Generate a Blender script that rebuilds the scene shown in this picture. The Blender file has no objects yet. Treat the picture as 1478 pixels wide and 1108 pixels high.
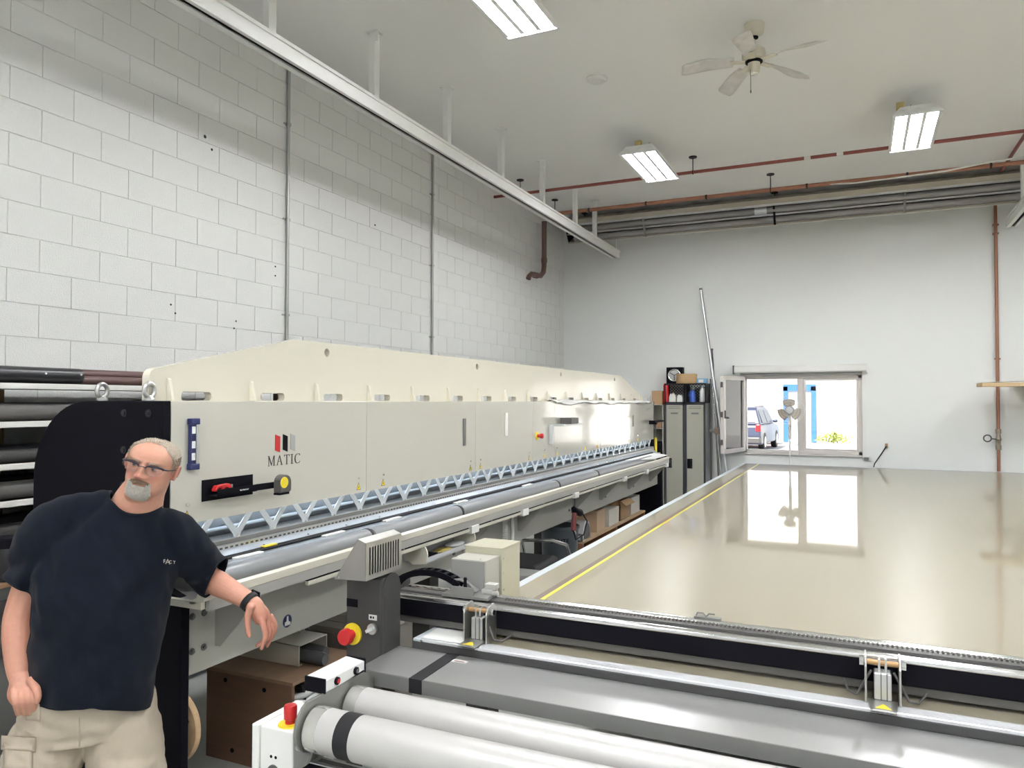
import bpy, bmesh, math, random
import numpy as np
from mathutils import Vector, Matrix, noise as mnoise
random.seed(7)
PI = math.pi
SC = bpy.context.scene
COL = SC.collection

# ------------------------------------------------------------------ camera
def make_camera():
    yaw, pit, rol, f = math.radians(24.689), math.radians(1.3185), math.radians(0.0779), 1086.12
    fw = Vector((-math.sin(yaw)*math.cos(pit), math.cos(yaw)*math.cos(pit), math.sin(pit)))
    r = Vector((math.cos(yaw), math.sin(yaw), 0)); u = r.cross(fw)
    c, s = math.cos(rol), math.sin(rol)
    r, u = c*r + s*u, -s*r + c*u
    cd = bpy.data.cameras.new('camera'); co = bpy.data.objects.new('camera', cd); COL.objects.link(co)
    cd.sensor_fit = 'HORIZONTAL'; cd.sensor_width = 36.0; cd.lens = f/1478*36.0
    cd.clip_start = 0.05; cd.clip_end = 300
    m = Matrix((r, u, -fw)).transposed().to_4x4(); m.translation = Vector((0, 0, 1.85))
    co.matrix_world = m
    SC.camera = co
make_camera()

# ------------------------------------------------------------------ world, sun, exposure
SKY_STRENGTH, SUN_STRENGTH, LAMP_STRENGTH = 0.13, 10.0, 56.0
w = bpy.data.worlds.new('sky'); SC.world = w; w.use_nodes = True
nt = w.node_tree; bg = nt.nodes['Background']
sky = nt.nodes.new('ShaderNodeTexSky'); sky.sky_type = 'NISHITA'; sky.sun_disc = False
sky.sun_elevation = math.radians(52); sky.sun_rotation = math.radians(190); sky.air_density = 1.0; sky.dust_density = 1.5
nt.links.new(sky.outputs[0], bg.inputs[0]); bg.inputs[1].default_value = SKY_STRENGTH
sd = bpy.data.lights.new('sun', 'SUN'); sd.energy = SUN_STRENGTH; sd.angle = math.radians(0.5); sd.color = (1.0, .96, .9)
so = bpy.data.objects.new('sun', sd); COL.objects.link(so); so.location = (0, 0, 30)
so.rotation_euler = Vector((0.28, 0.62, -0.80)).to_track_quat('-Z', 'Y').to_euler()
SC.view_settings.view_transform = 'Standard'; SC.view_settings.look = 'None'
SC.view_settings.gamma = 1.0; SC.view_settings.use_curve_mapping = False
SC.view_settings.exposure = 0.58
SC.cycles.use_denoising = True
SC.cycles.max_bounces = 10; SC.cycles.diffuse_bounces = 5; SC.cycles.glossy_bounces = 4
SC.cycles.transmission_bounces = 6; SC.cycles.transparent_max_bounces = 8
SC.cycles.sample_clamp_indirect = 6.0; SC.cycles.caustics_reflective = False; SC.cycles.caustics_refractive = False

# ------------------------------------------------------------------ materials
MATS = {}
def mat(name, col, rough=.5, metal=0., var=.05, scale=6., bump=0., bscale=60., spec=.5, coat=0., coat_rough=.05,
        emit=0., stretch=None, sheen=0., sub=0.):
    if name in MATS: return MATS[name]
    m = bpy.data.materials.new(name); m.use_nodes = True
    n = m.node_tree.nodes; l = m.node_tree.links; p = n['Principled BSDF']
    tc = n.new('ShaderNodeTexCoord'); vec = tc.outputs['Object']
    if stretch:
        mp = n.new('ShaderNodeMapping'); mp.inputs['Scale'].default_value = stretch
        l.new(vec, mp.inputs[0]); vec = mp.outputs[0]
    nz = n.new('ShaderNodeTexNoise'); nz.inputs['Scale'].default_value = scale; nz.inputs['Detail'].default_value = 4
    l.new(vec, nz.inputs['Vector'])
    mx = n.new('ShaderNodeMix'); mx.data_type = 'RGBA'
    a = tuple(max(0, c*(1-var)) for c in col[:3]) + (1,); b = tuple(min(1, c*(1+var)) for c in col[:3]) + (1,)
    mx.inputs[6].default_value = a; mx.inputs[7].default_value = b
    l.new(nz.outputs[0], mx.inputs[0]); l.new(mx.outputs[2], p.inputs['Base Color'])
    p.inputs['Roughness'].default_value = rough; p.inputs['Metallic'].default_value = metal
    p.inputs['Specular IOR Level'].default_value = spec
    if coat: p.inputs['Coat Weight'].default_value = coat; p.inputs['Coat Roughness'].default_value = coat_rough
    if sheen: p.inputs['Sheen Weight'].default_value = sheen
    if sub: p.inputs['Subsurface Weight'].default_value = sub; p.inputs['Subsurface Radius'].default_value = (.012, .005, .003); p.inputs['Subsurface Scale'].default_value = 1.
    if bump:
        n2 = n.new('ShaderNodeTexNoise'); n2.inputs['Scale'].default_value = bscale; n2.inputs['Detail'].default_value = 3
        l.new(vec, n2.inputs['Vector'])
        bp = n.new('ShaderNodeBump'); bp.inputs['Strength'].default_value = bump; bp.inputs['Distance'].default_value = .01
        l.new(n2.outputs[0], bp.inputs['Height']); l.new(bp.outputs[0], p.inputs['Normal'])
    if emit:
        p.inputs['Emission Color'].default_value = tuple(col[:3]) + (1,); p.inputs['Emission Strength'].default_value = emit
    MATS[name] = m
    return m
def glass(name, tint=(1, 1, 1), refl=.08):
    if name in MATS: return MATS[name]
    m = bpy.data.materials.new(name); m.use_nodes = True
    n = m.node_tree.nodes; l = m.node_tree.links
    for x in list(n):
        if x.type != 'OUTPUT_MATERIAL': n.remove(x)
    out = [x for x in n if x.type == 'OUTPUT_MATERIAL'][0]
    t = n.new('ShaderNodeBsdfTransparent'); t.inputs[0].default_value = tint + (1,)
    g = n.new('ShaderNodeBsdfGlossy'); g.inputs['Roughness'].default_value = .02
    fr = n.new('ShaderNodeFresnel'); fr.inputs[0].default_value = 1.45
    mx = n.new('ShaderNodeMixShader'); l.new(fr.outputs[0], mx.inputs[0]); l.new(t.outputs[0], mx.inputs[1]); l.new(g.outputs[0], mx.inputs[2])
    l.new(mx.outputs[0], out.inputs[0]); MATS[name] = m
    return m
def wood(name, c1, c2, scale=3., stretch=(1, 8, 8), rough=.6):
    if name in MATS: return MATS[name]
    m = mat(name, c1, rough, stretch=stretch, scale=scale, bump=.15, bscale=25.)
    mx = [x for x in m.node_tree.nodes if x.type == 'MIX'][0]
    mx.inputs[6].default_value = tuple(c1) + (1,); mx.inputs[7].default_value = tuple(c2) + (1,)
    return m

# ------------------------------------------------------------------ mesh builder
class MB:
    def __init__(s): s.v = []; s.f = []
    def add(s, vs, fs):
        o = len(s.v); s.v += [tuple(map(float, x)) for x in vs]; s.f += [tuple(o+i for i in f) for f in fs]; return s
    def box(s, x0, x1, y0, y1, z0, z1):
        v = [(x, y, z) for z in (z0, z1) for y in (y0, y1) for x in (x0, x1)]
        return s.add(v, [(0, 2, 3, 1), (4, 5, 7, 6), (0, 1, 5, 4), (2, 6, 7, 3), (0, 4, 6, 2), (1, 3, 7, 5)])
    def bar(s, p, q, wx, wz, up=(0, 0, 1)):
        p, q = Vector(p), Vector(q); d = (q-p).normalized(); up = Vector(up)
        if abs(d.dot(up)) > .99: up = Vector((1, 0, 0))
        a = d.cross(up).normalized(); b = a.cross(d)
        v = [c + a*(sx*wx/2) + b*(sz*wz/2) for c in (p, q) for sz in (-1, 1) for sx in (-1, 1)]
        return s.add(v, [(0, 2, 3, 1), (4, 5, 7, 6), (0, 1, 5, 4), (2, 6, 7, 3), (0, 4, 6, 2), (1, 3, 7, 5)])
    def prism(s, poly, axis, a0, a1):
        # poly: 2D points in the plane of the two other axes (cyclic order x,y,z without axis)
        def P(u, v, w): return {'x': (w, u, v), 'y': (u, w, v), 'z': (u, v, w)}[axis]
        n = len(poly); vs = [P(u, v, a0) for u, v in poly] + [P(u, v, a1) for u, v in poly]
        fs = [tuple(range(n))[::-1], tuple(range(n, 2*n))] + [(i, (i+1) % n, n+(i+1) % n, n+i) for i in range(n)]
        return s.add(vs, fs)
    def tube(s, path, r, seg=10, cap=True, closed=False, flat=1.):
        path = [Vector(p) for p in path]; n = len(path)
        rs = r if isinstance(r, (list, tuple)) else [r]*n
        rings = []; up = None
        for i, p in enumerate(path):
            if closed: d = (path[(i+1) % n]-path[i-1]).normalized()
            else: d = (path[min(i+1, n-1)]-path[max(i-1, 0)]).normalized()
            if up is None:
                up = Vector((0, 0, 1)) if abs(d.z) < .9 else Vector((0, 1, 0))
            a = d.cross(up).normalized(); up = a.cross(d).normalized()
            rings.append([p + (a*math.cos(2*PI*k/seg) + up*math.sin(2*PI*k/seg)*flat)*rs[i] for k in range(seg)])
        vs = [x for rg in rings for x in rg]; fs = []
        for i in range(n if closed else n-1):
            j = (i+1) % n
            for k in range(seg): fs.append((i*seg+k, i*seg+(k+1) % seg, j*seg+(k+1) % seg, j*seg+k))
        if cap and not closed: fs += [tuple(range(seg))[::-1], tuple((n-1)*seg+k for k in range(seg))]
        return s.add(vs, fs)
    def lathe(s, prof, c=(0, 0, 0), axis='z', seg=24, cap=True):
        c = Vector(c); vs = []; fs = []; n = len(prof)
        for r, h in prof:
            for k in range(seg):
                a = 2*PI*k/seg; u, v = r*math.cos(a), r*math.sin(a)
                vs.append(c + Vector({'x': (h, u, v), 'y': (u, h, v), 'z': (u, v, h)}[axis]))
        for i in range(n-1):
            for k in range(seg): fs.append((i*seg+k, i*seg+(k+1) % seg, (i+1)*seg+(k+1) % seg, (i+1)*seg+k))
        if cap: fs += [tuple(range(seg))[::-1], tuple((n-1)*seg+k for k in range(seg))]
        return s.add(vs, fs)
    def ball(s, c, r, seg=16, rings=10, M=None):
        rx, ry, rz = (r, r, r) if not isinstance(r, (list, tuple)) else r; c = Vector(c); vs = []; fs = []
        for i in range(rings+1):
            t = PI*i/rings
            for k in range(seg):
                a = 2*PI*k/seg; p = Vector((rx*math.sin(t)*math.cos(a), ry*math.sin(t)*math.sin(a), rz*math.cos(t)))
                if M is not None: p = M @ p
                vs.append(c+p)
        for i in range(rings):
            for k in range(seg): fs.append((i*seg+k, (i+1)*seg+k, (i+1)*seg+(k+1) % seg, i*seg+(k+1) % seg))
        return s.add(vs, fs)
    def grid(s, rows):
        n, m = len(rows), len(rows[0]); vs = [p for r in rows for p in r]
        return s.add(vs, [(i*m+j, i*m+j+1, (i+1)*m+j+1, (i+1)*m+j) for i in range(n-1) for j in range(m-1)])
    def mesh(s, name, off=(0, 0, 0), smooth=None):
        me = bpy.data.meshes.new(name); o = Vector(off)
        me.from_pydata([Vector(v)-o for v in s.v], [], s.f)
        bm = bmesh.new(); bm.from_mesh(me); bmesh.ops.remove_doubles(bm, verts=bm.verts, dist=1e-6)
        bmesh.ops.recalc_face_normals(bm, faces=bm.faces); bm.to_mesh(me); bm.free()
        if smooth is not None:
            me.polygons.foreach_set('use_smooth', [True]*len(me.polygons)); me.set_sharp_from_angle(angle=math.radians(smooth))
        return me

def wloc(o):
    v = Vector((0, 0, 0))
    while o is not None: v += o.location; o = o.parent
    return v
def link(name, me, m, parent=None, loc=(0, 0, 0), bevel=0., solid=0.):
    o = bpy.data.objects.new(name, me); COL.objects.link(o)
    if m is not None and not me.materials: me.materials.append(m)
    o.parent = parent; o.location = loc
    if solid:
        b = o.modifiers.new('solid', 'SOLIDIFY'); b.thickness = solid; b.offset = 0
    if bevel:
        b = o.modifiers.new('bevel', 'BEVEL'); b.width = bevel; b.segments = 2; b.limit_method = 'ANGLE'; b.angle_limit = math.radians(40)
    return o
def obj(name, mb, m, parent=None, smooth=None, bevel=0., solid=0., label=None):
    """world-space geometry; a child keeps its thing's origin, a top-level mesh sits at its base centre"""
    if parent is not None: off = wloc(parent); loc = (0, 0, 0)
    else:
        a = np.array(mb.v); off = Vector(((a[:, 0].min()+a[:, 0].max())/2, (a[:, 1].min()+a[:, 1].max())/2, a[:, 2].min())); loc = off
    o = link(name, mb.mesh(name, off, smooth), m, parent, loc, bevel, solid)
    if label: o['label'] = label
    return o
def thing(name, label, cat, loc, group=None):
    o = bpy.data.objects.new(name, None); COL.objects.link(o); o.location = loc; o.empty_display_size = .1
    o['label'] = label; o['category'] = cat
    if group: o['group'] = group
    return o
def tag(o, label, cat, group=None):
    o['label'] = label; o['category'] = cat
    if group: o['group'] = group
    return o
def struct(name, mb, m, parent=None, **k):
    o = obj(name, mb, m, parent, **k); o['kind'] = 'structure'; return o

def curve_mesh(name, loops, thick, frame):
    """flat plate from 2D loops (first the outline, then holes), extruded; frame(u, v, w) -> world"""
    cu = bpy.data.curves.new('tmp', 'CURVE'); cu.dimensions = '2D'; cu.fill_mode = 'BOTH'; cu.extrude = thick/2
    for lp in loops:
        sp = cu.splines.new('POLY'); sp.points.add(len(lp)-1); sp.use_cyclic_u = True
        for p, (u, v) in zip(sp.points, lp): p.co = (u, v, 0, 1)
    o = bpy.data.objects.new('tmp', cu); COL.objects.link(o)
    dg = bpy.context.evaluated_depsgraph_get(); dg.update()
    me = o.evaluated_get(dg).to_mesh()
    mb = MB(); mb.add([frame(*v.co) for v in me.vertices], [tuple(p.vertices) for p in me.polygons])
    o.evaluated_get(dg).to_mesh_clear(); bpy.data.objects.remove(o); bpy.data.curves.remove(cu)
    return mb
def text_mb(txt, size, frame, depth=.001, align='CENTER', bold=0.):
    cu = bpy.data.curves.new('tmp', 'FONT'); cu.body = txt; cu.size = size; cu.extrude = depth; cu.align_x = align; cu.offset = bold
    o = bpy.data.objects.new('tmp', cu); COL.objects.link(o)
    dg = bpy.context.evaluated_depsgraph_get(); dg.update()
    me = o.evaluated_get(dg).to_mesh(); mb = MB()
    mb.add([frame(*v.co) for v in me.vertices], [tuple(p.vertices) for p in me.polygons])
    o.evaluated_get(dg).to_mesh_clear(); bpy.data.objects.remove(o); bpy.data.curves.remove(cu)
    return mb
def rrect(u0, u1, v0, v1, r, n=4):
    pts = []
    for cx, cy, a0 in ((u1-r, v1-r, 0), (u0+r, v1-r, 90), (u0+r, v0+r, 180), (u1-r, v0+r, 270)):
        for k in range(n+1):
            a = math.radians(a0+90*k/n); pts.append((cx+r*math.cos(a), cy+r*math.sin(a)))
    return pts
def circle(u, v, r, n=16): return [(u+r*math.cos(2*PI*k/n), v+r*math.sin(2*PI*k/n)) for k in range(n)]
def copy_tree(o, parent=None, delta=None):
    c = o.copy(); COL.objects.link(c); c.parent = parent
    if delta is not None: c.location = o.location + Vector(delta)
    for ch in list(o.children): copy_tree(ch, c)
    return c

# shared materials
M_white = mat('white_paint', (.80, .80, .78), .45)
M_cream = mat('cream_paint', (.64, .61, .52), .25, var=.02, scale=2, coat=.3, coat_rough=.05)
M_panel = mat('panel_paint', (.55, .535, .475), .14, var=.015, scale=1.5, coat=.6, coat_rough=.03)
M_black = mat('black_paint', (.005, .005, .008), .55, var=.1, spec=.08)
M_rubber = mat('black_rubber', (.012, .012, .014), .6, spec=.3)
M_dgrey = mat('dark_grey_paint', (.075, .072, .07), .42)
M_mgrey = mat('mid_grey_paint', (.17, .167, .16), .38)
M_alu = mat('aluminium', (.72, .73, .74), .32, 1., var=.04, scale=20)
M_chrome = mat('polished_steel', (.82, .82, .82), .12, 1., var=.02)
M_steel = mat('brushed_steel', (.60, .585, .56), .38, 1., var=.06, scale=4, stretch=(1, 40, 1))
M_red = mat('red_plastic', (.48, .016, .02), .35)
M_yellow = mat('yellow_plastic', (.80, .62, .03), .45)
M_blue = mat('blue_plastic', (.04, .10, .42), .35)
M_navy = mat('navy_plastic', (.015, .02, .09), .4)
M_wood = wood('plywood', (.34, .19, .10), (.47, .29, .16))
M_card = mat('cardboard', (.42, .27, .15), .8, var=.08)
M_copper = mat('copper_pipe', (.30, .135, .085), .42, .4, var=.2, scale=3)
M_redpipe = mat('red_pipe_paint', (.20, .045, .035), .5)
M_plast = mat('clear_grey_plastic', (.55, .56, .57), .25)
# ================================================================== ROOM SHELL
XL, XR, YB, YF, ZC = -4.6, 5.0, 12.15, -4.5, 4.9
M_floor = mat('concrete_floor', (.48, .485, .455), .35, var=.2, scale=1.3, bump=.05, bscale=8)
M_block = mat('block_paint', (.77, .77, .755), .55, var=.03, scale=5, bump=.35, bscale=110)
M_mortar = mat('joint_paint', (.75, .75, .735), .7)
M_wall = mat('drywall_paint', (.80, .815, .805), .5, var=.02, scale=1.2, bump=.04, bscale=40)
M_ceil = mat('ceiling_paint', (.91, .91, .895), .7, var=.02, scale=.8)
struct('floor', MB().box(XL-.2, XR+.2, YF-.2, YB+.2, -.15, 0), M_floor)
struct('ceiling', MB().box(XL-.2, XR+.2, YF-.2, YB+.2, ZC, ZC+.2), M_ceil)
struct('wall_right', MB().box(XR, XR+.2, YF-.2, YB+.2, 0, ZC), M_wall)
struct('wall_front', MB().box(XL-.2, XR+.2, YF-.2, YF, 0, ZC), M_wall)
# back wall with the window opening
WX0, WX1, WZ0, WZ1 = -1.62, .055, 1.065, 2.245
wb = MB()
wb.box(XL-.2, WX0, YB, YB+.2, 0, ZC); wb.box(WX1, XR+.2, YB, YB+.2, 0, ZC)
wb.box(WX0, WX1, YB, YB+.2, 0, WZ0); wb.box(WX0, WX1, YB, YB+.2, WZ1, ZC)
struct('wall_back', wb, M_wall)
# left wall: painted concrete blocks, each with its own edges, joints recessed
wl = struct('wall_left', MB().box(XL-.2, XL-.006, YF-.2, YB+.2, 0, ZC), M_mortar)
BH, BL, J = .2032, .4064, .0045
def block_mb(y0, y1, z0, z1, mb=None, x=XL):
    mb = mb or MB(); b = .0028; xb = x-.0075
    o = [(y0, z0), (y1, z0), (y1, z1), (y0, z1)]; i = [(y0+b, z0+b), (y1-b, z0+b), (y1-b, z1-b), (y0+b, z1-b)]
    vs = [(xb, *p) for p in o] + [(x-b*.6, *p) for p in o] + [(x, *p) for p in i]
    fs = [(0, 1, 5, 4), (1, 2, 6, 5), (2, 3, 7, 6), (3, 0, 4, 7), (4, 5, 9, 8), (5, 6, 10, 9), (6, 7, 11, 10), (7, 4, 8, 11), (8, 9, 10, 11)]
    return mb.add(vs, fs)
cells = []
for k in range(24):
    z0 = k*BH; z1 = min(z0+BH, ZC)
    ph = 2.799 if k % 2 == 0 else 2.996
    n0 = math.ceil((YF-ph)/BL)-1; y = ph+n0*BL
    while y < YB:
        a, b = max(y, YF), min(y+BL, YB)
        if b-a > .02:
            yc, zc = (a+b)/2, (z0+z1)/2
            dep = 4.6*.4177+yc*.9086
            px = 739+1086*(-4.6*.9086+yc*.4177)/dep if dep > .5 else -9999
            vis = px > -25 and zc > 1.80 and not (px > 245 and zc > 4.85)
            if vis and 578-(zc-1.85)*1086/dep < -25: vis = False
            cells.append((vis, dep, a+J/2, b-J/2, z0+J/2, z1-J/2))
        y += BL
shown = sorted([c for c in cells if c[0]], key=lambda c: c[1])[:300]
key = set(id(c) for c in shown); rest = MB(); full = None
for c in shown:
    y0, y1, z0, z1 = c[2:]
    if abs((y1-y0)-(BL-J)) < 1e-4 and abs((z1-z0)-(BH-J)) < 1e-4:
        if full is None: full = block_mb(0, BL-J, 0, BH-J, x=0).mesh('block')
        me = full
    else: me = block_mb(0, y1-y0, 0, z1-z0, x=0).mesh('block')
    link('block', me, M_block, wl, Vector((XL+random.uniform(-.0008, .0008), y0, z0))-wl.location)
for c in cells:
    if id(c) not in key: block_mb(*c[2:], mb=rest)
o = obj('blockwork', rest, M_block, wl); o['kind'] = 'stuff'

M_hole = mat('anchor_hole_dark', (.03, .03, .03), .8)
for y, z, r_ in ((4.28, 3.905, .016), (4.35, 3.825, .011), (4.62, 2.50, .008), (4.60, 2.44, .008), (3.98, 2.56, .008), (4.02, 2.50, .008), (6.55, 3.70, .012), (5.07, 3.02, .008), (5.07, 2.94, .008)):
    obj('anchor_hole', MB().lathe([(r_, XL-.001), (r_*.8, XL+.0025)], (0, y, z), 'x', 10), M_hole, wl)

# ------------------------------------------------------------------ window
M_frame = mat('window_frame', (.66, .62, .60), .4)
M_pane = glass('pane_glass')
win = struct('window_1', MB().box(WX0, WX0+.05, YB+.02, YB+.10, WZ0, WZ1).box(WX1-.05, WX1, YB+.02, YB+.10, WZ0, WZ1)
             .box(WX0, WX1, YB+.02, YB+.10, WZ1-.05, WZ1).box(WX0, WX1, YB+.02, YB+.10, WZ0, WZ0+.05), M_frame, bevel=.004)
obj('mullion', MB().box(-.835, -.745, YB+.015, YB+.10, WZ0+.05, WZ1-.05), M_frame, win, bevel=.004)
obj('fixed_sash', MB().box(-.745, -.715, YB+.03, YB+.08, WZ0+.05, WZ1-.05).box(WX1-.08, WX1-.05, YB+.03, YB+.08, WZ0+.05, WZ1-.05)
    .box(-.715, WX1-.08, YB+.03, YB+.08, WZ1-.08, WZ1-.05).box(-.715, WX1-.08, YB+.03, YB+.08, WZ0+.05, WZ0+.08), M_frame, win)
obj('pane', MB().box(-.715, WX1-.08, YB+.052, YB+.058, WZ0+.08, WZ1-.08), M_pane, win)
# open casement leaf, swung into the room
p0 = Vector((WX0+.005, YB-.01, 0)); d = Vector((-.21, -.80, 0)).normalized(); nn = Vector((-d.y, d.x, 0)); L = .80
def leaf(mb, a, b, z0, z1, t0, t1):
    c = [p0+d*s+nn*t for s, t in ((a, t0), (b, t0), (b, t1), (a, t1))]
    return mb.prism([(p.x, p.y) for p in c], 'z', z0, z1)
z0, z1 = WZ0+.02, WZ1-.01
m = MB(); leaf(m, 0, .06, z0, z1, -.03, .03); leaf(m, L-.06, L, z0, z1, -.03, .03); leaf(m, .06, L-.06, z0, z0+.06, -.03, .03); leaf(m, .06, L-.06, z1-.06, z1, -.03, .03)
sash = obj('open_sash', m, M_frame, win, bevel=.004, label='casement leaf swung open into the room')
obj('sash_pane', leaf(MB(), .06, L-.06, z0+.06, z1-.06, -.004, .004), M_pane, sash)
m = MB(); leaf(m, L-.03, L-.01, 1.60, 1.72, .03, .05); leaf(m, L-.028, L-.012, 1.60, 1.625, .05, .10)
obj('sash_handle', m, M_dgrey, sash)
m = MB()
for zz in (1.25, 1.66, 2.1): leaf(m, L-.004, L+.012, zz-.04, zz+.04, -.02, .012)
obj('latch_strip', m, M_dgrey, sash)
obj('window_sill', MB().box(WX0, WX1, YB-.03, YB+.2, WZ0-.025, WZ0), M_frame, win, bevel=.004)
obj('reveal_channel', MB().box(WX1+.0, WX1+.05, YB-.02, YB, WZ0-.03, WZ1+.05), M_white, win, label='white guide channel of the roller blind')
bl = thing('roller_blind', 'long white roller blind cassette fixed above the window', 'blind', (-.81, YB-.06, 2.29))
obj('cassette', MB().prism([(YB, 2.29), (YB-.09, 2.29), (YB-.105, 2.31), (YB-.105, 2.38), (YB-.09, 2.405), (YB, 2.405)], 'x', -1.745, .115), M_white, bl, bevel=.005)
obj('end_cap', MB().box(-1.765, -1.745, YB-.11, YB, 2.275, 2.41), M_dgrey, bl)
obj('end_cap', MB().box(.115, .13, YB-.11, YB, 2.275, 2.41), M_white, bl)
obj('bottom_bar', MB().box(-1.66, .06, YB-.07, YB-.045, 2.262, 2.288), M_mgrey, bl)
tag(obj('cord_weight', MB().box(.075, .135, YB-.04, YB-.001, 1.0, 1.045), M_mgrey, bevel=.004), 'small grey cord box fixed under the window corner', 'bracket')
c = thing('wall_cable', 'black cable hanging from a small brown wall outlet beside the window', 'cable', (.33, YB-.02, 1.0))
obj('outlet', MB().box(.35, .385, YB-.03, YB, 1.19, 1.25), mat('brown_plastic', (.35, .24, .14), .5), c, bevel=.004)
obj('cord', MB().tube([(.365, YB-.035, 1.21), (.30, YB-.06, 1.10), (.21, YB-.10, .96), (.17, YB-.15, .80)], .009, 8), M_rubber, c, smooth=60)

# ------------------------------------------------------------------ crane rails with ceiling posts
def crane_rail(xc, y0, y1, posts, label):
    t = thing('crane_rail', label, 'rail', (xc, (y0+y1)/2, 4.20), 'white crane rails under the ceiling')
    a, b = xc-.06, xc+.06
    prof = [(a, 4.32), (a, 4.205), (xc-.012, 4.205), (xc-.012, 4.215), (a+.01, 4.215), (a+.01, 4.31), (b-.01, 4.31), (b-.01, 4.215),
            (xc+.03, 4.215), (xc+.03, 4.205), (b, 4.205), (b, 4.32)]
    m = MB(); n = len(prof); vs = [(x, y0, z) for x, z in prof]+[(x, y1, z) for x, z in prof]
    m.add(vs, [(i, (i+1) % n, n+(i+1) % n, n+i) for i in range(n)])
    m.box(a-.012, b+.012, y0, y1, 4.30, 4.325)
    obj('track', m, M_white, t)
    obj('track_end_cap', MB().box(a-.012, b+.012, y1, y1+.012, 4.19, 4.33), M_white, t, bevel=.003)
    obj('slot_liner', MB().box(xc-.012, xc+.03, y0, y1, 4.222, 4.23), M_black, t)
    me = MB().box(-.027, .027, -.035, .035, 4.325, ZC).mesh('post'); pl = MB().box(-.06, .06, -.045, .045, ZC-.012, ZC).box(.027, .06, -.035, -.028, ZC-.09, ZC-.012).mesh('post_plate')
    for y in posts:
        p = link('hanger_post', me, M_white, t, Vector((xc, y, 0))-t.location); q = link('post_plate', pl, M_white, p)
    return t
crane_rail(-3.61, YF+.02, 11.95, [5.119-1.2155*k for k in range(1, 8)]+[5.119+1.2155*k for k in range(5)]+[10.85, 11.90],
           'long white crane rail hung on posts along the block wall')
crane_rail(1.90, YF+.02, 12.0, [.2+1.2155*k for k in range(-3, 10)], 'white crane rail on the ceiling near the vertical copper pipe')

# ------------------------------------------------------------------ pipes and conduits
M_cond = mat('galvanised_conduit', (.42, .43, .41), .35, .8)
def conduit(y, z0, label):
    t = thing('conduit', label, 'conduit', (XL+.02, y, z0))
    obj('pipe', MB().tube([(XL+.02, y, z0), (XL+.02, y, ZC)], .014, 10), M_cond, t, smooth=60)
    for z in (2.6, 3.45, 4.3):
        obj('strap', MB().box(XL, XL+.036, y-.017, y+.017, z, z+.02).box(XL, XL+.006, y-.045, y+.045, z+.002, z+.018), M_cond, t)
conduit(5.2, 0., 'grey metal conduit running up the block wall above the peak of the cream beam')
conduit(7.7, 0., 'grey metal conduit on the block wall midway to the far corner')
def hanger(parent, x, y, ztop, zpipe, r):
    h = obj('hanger', MB().tube([(x, y, zpipe+r), (x, y, ztop-.01)], .006, 6).lathe([(.05, ztop-.014), (.05, ztop)], (x, y, 0), seg=12), M_rubber, parent)
    obj('hanger_ring', MB().tube([(x, y+(r+.004)*math.cos(a), zpipe+(r+.004)*math.sin(a)) for a in np.linspace(0, 2*PI, 17)[:-1]], .007, 6, closed=True), M_rubber, h)
t = thing('sprinkler_pipe', 'thin dark red pipe crossing under the ceiling past the lamps', 'pipe', (0, 9.4, 4.70))
obj('pipe', MB().tube([(XL, 9.4, 4.705), (XR, 9.4, 4.705)], .02, 10), M_redpipe, t, smooth=60)
for x in (-4.2, -1.845, .75, 3.3): hanger(t, x, 9.4, ZC, 4.705, .02)
for x in (-.55, -.2): obj('joint_tape', MB().tube([(x, 9.4, 4.705), (x+.07, 9.4, 4.705)], .022, 10), M_white, t)
t = thing('sprinkler_branch', 'dark red pipe running lengthwise to the back wall above the heater end', 'pipe', (1.69, 10, 4.70))
obj('pipe', MB().tube([(1.69, 9.43, 4.70), (1.69, 9.6, 4.78), (1.69, 11.27, 4.80)], .02, 10), M_redpipe, t, smooth=60)
t = thing('copper_pipe', 'copper coloured pipe crossing above the radiant heater', 'pipe', (0, 10.55, 4.68))
obj('pipe', MB().tube([(-4.3, 10.55, 4.685), (XR, 10.55, 4.685)], .027, 12), M_copper, t, smooth=60)
for x in (-4.14, -1.041, 2.2): hanger(t, x, 10.55, ZC, 4.685, .027)
for x in (-3.61, -2.75, -1.9, -.6, .57, 1.46): obj('cable_tie', MB().tube([(x, 10.55, 4.685), (x+.025, 10.55, 4.685)], .032, 10), M_rubber, t)
pts = [(x, 10.53-.03*math.sin(x), 4.685+.033+dz) for x, dz in ((-1.9, -.01), (-1.4, .0), (-.6, -.02), (.0, -.07), (.57, -.06), (1.0, -.05), (1.46, .0), (2.0, .02), (3, .0), (5, 0))]
obj('white_cable', MB().tube(pts, .011, 8), M_white, t, smooth=60)
t = thing('riser_pipe', 'vertical copper pipe with a brass valve on the back wall', 'pipe', (1.735, YB-.05, .0))
obj('pipe', MB().tube([(1.735, YB-.05, 0), (1.735, YB-.05, 4.7)], .021, 12), M_copper, t, smooth=60)
for z in (4.15, 4.27, 2.43): obj('wall_clip', MB().box(1.70, 1.77, YB-.075, YB-.003, z, z+.018), M_copper, t)
m = MB().tube([(1.735, YB-.05, z) for z in (1.20, 1.26, 1.262, 1.32, 1.34, 1.36, 1.418, 1.42, 1.48)], [.034, .034, .024, .03, .04, .03, .024, .034, .034], 12)
v = obj('valve', m, mat('brass_old', (.33, .28, .22), .4, .8), t, smooth=50)
obj('valve_handwheel', MB().tube([(1.735, YB-.06, 1.34), (1.65, YB-.10, 1.35)], .009, 8).tube([(1.60+.045*math.cos(a), YB-.11, 1.355+.045*math.sin(a)) for a in np.linspace(0, 2*PI, 17)[:-1]], .009, 6, closed=True), M_dgrey, v, smooth=50)
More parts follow.
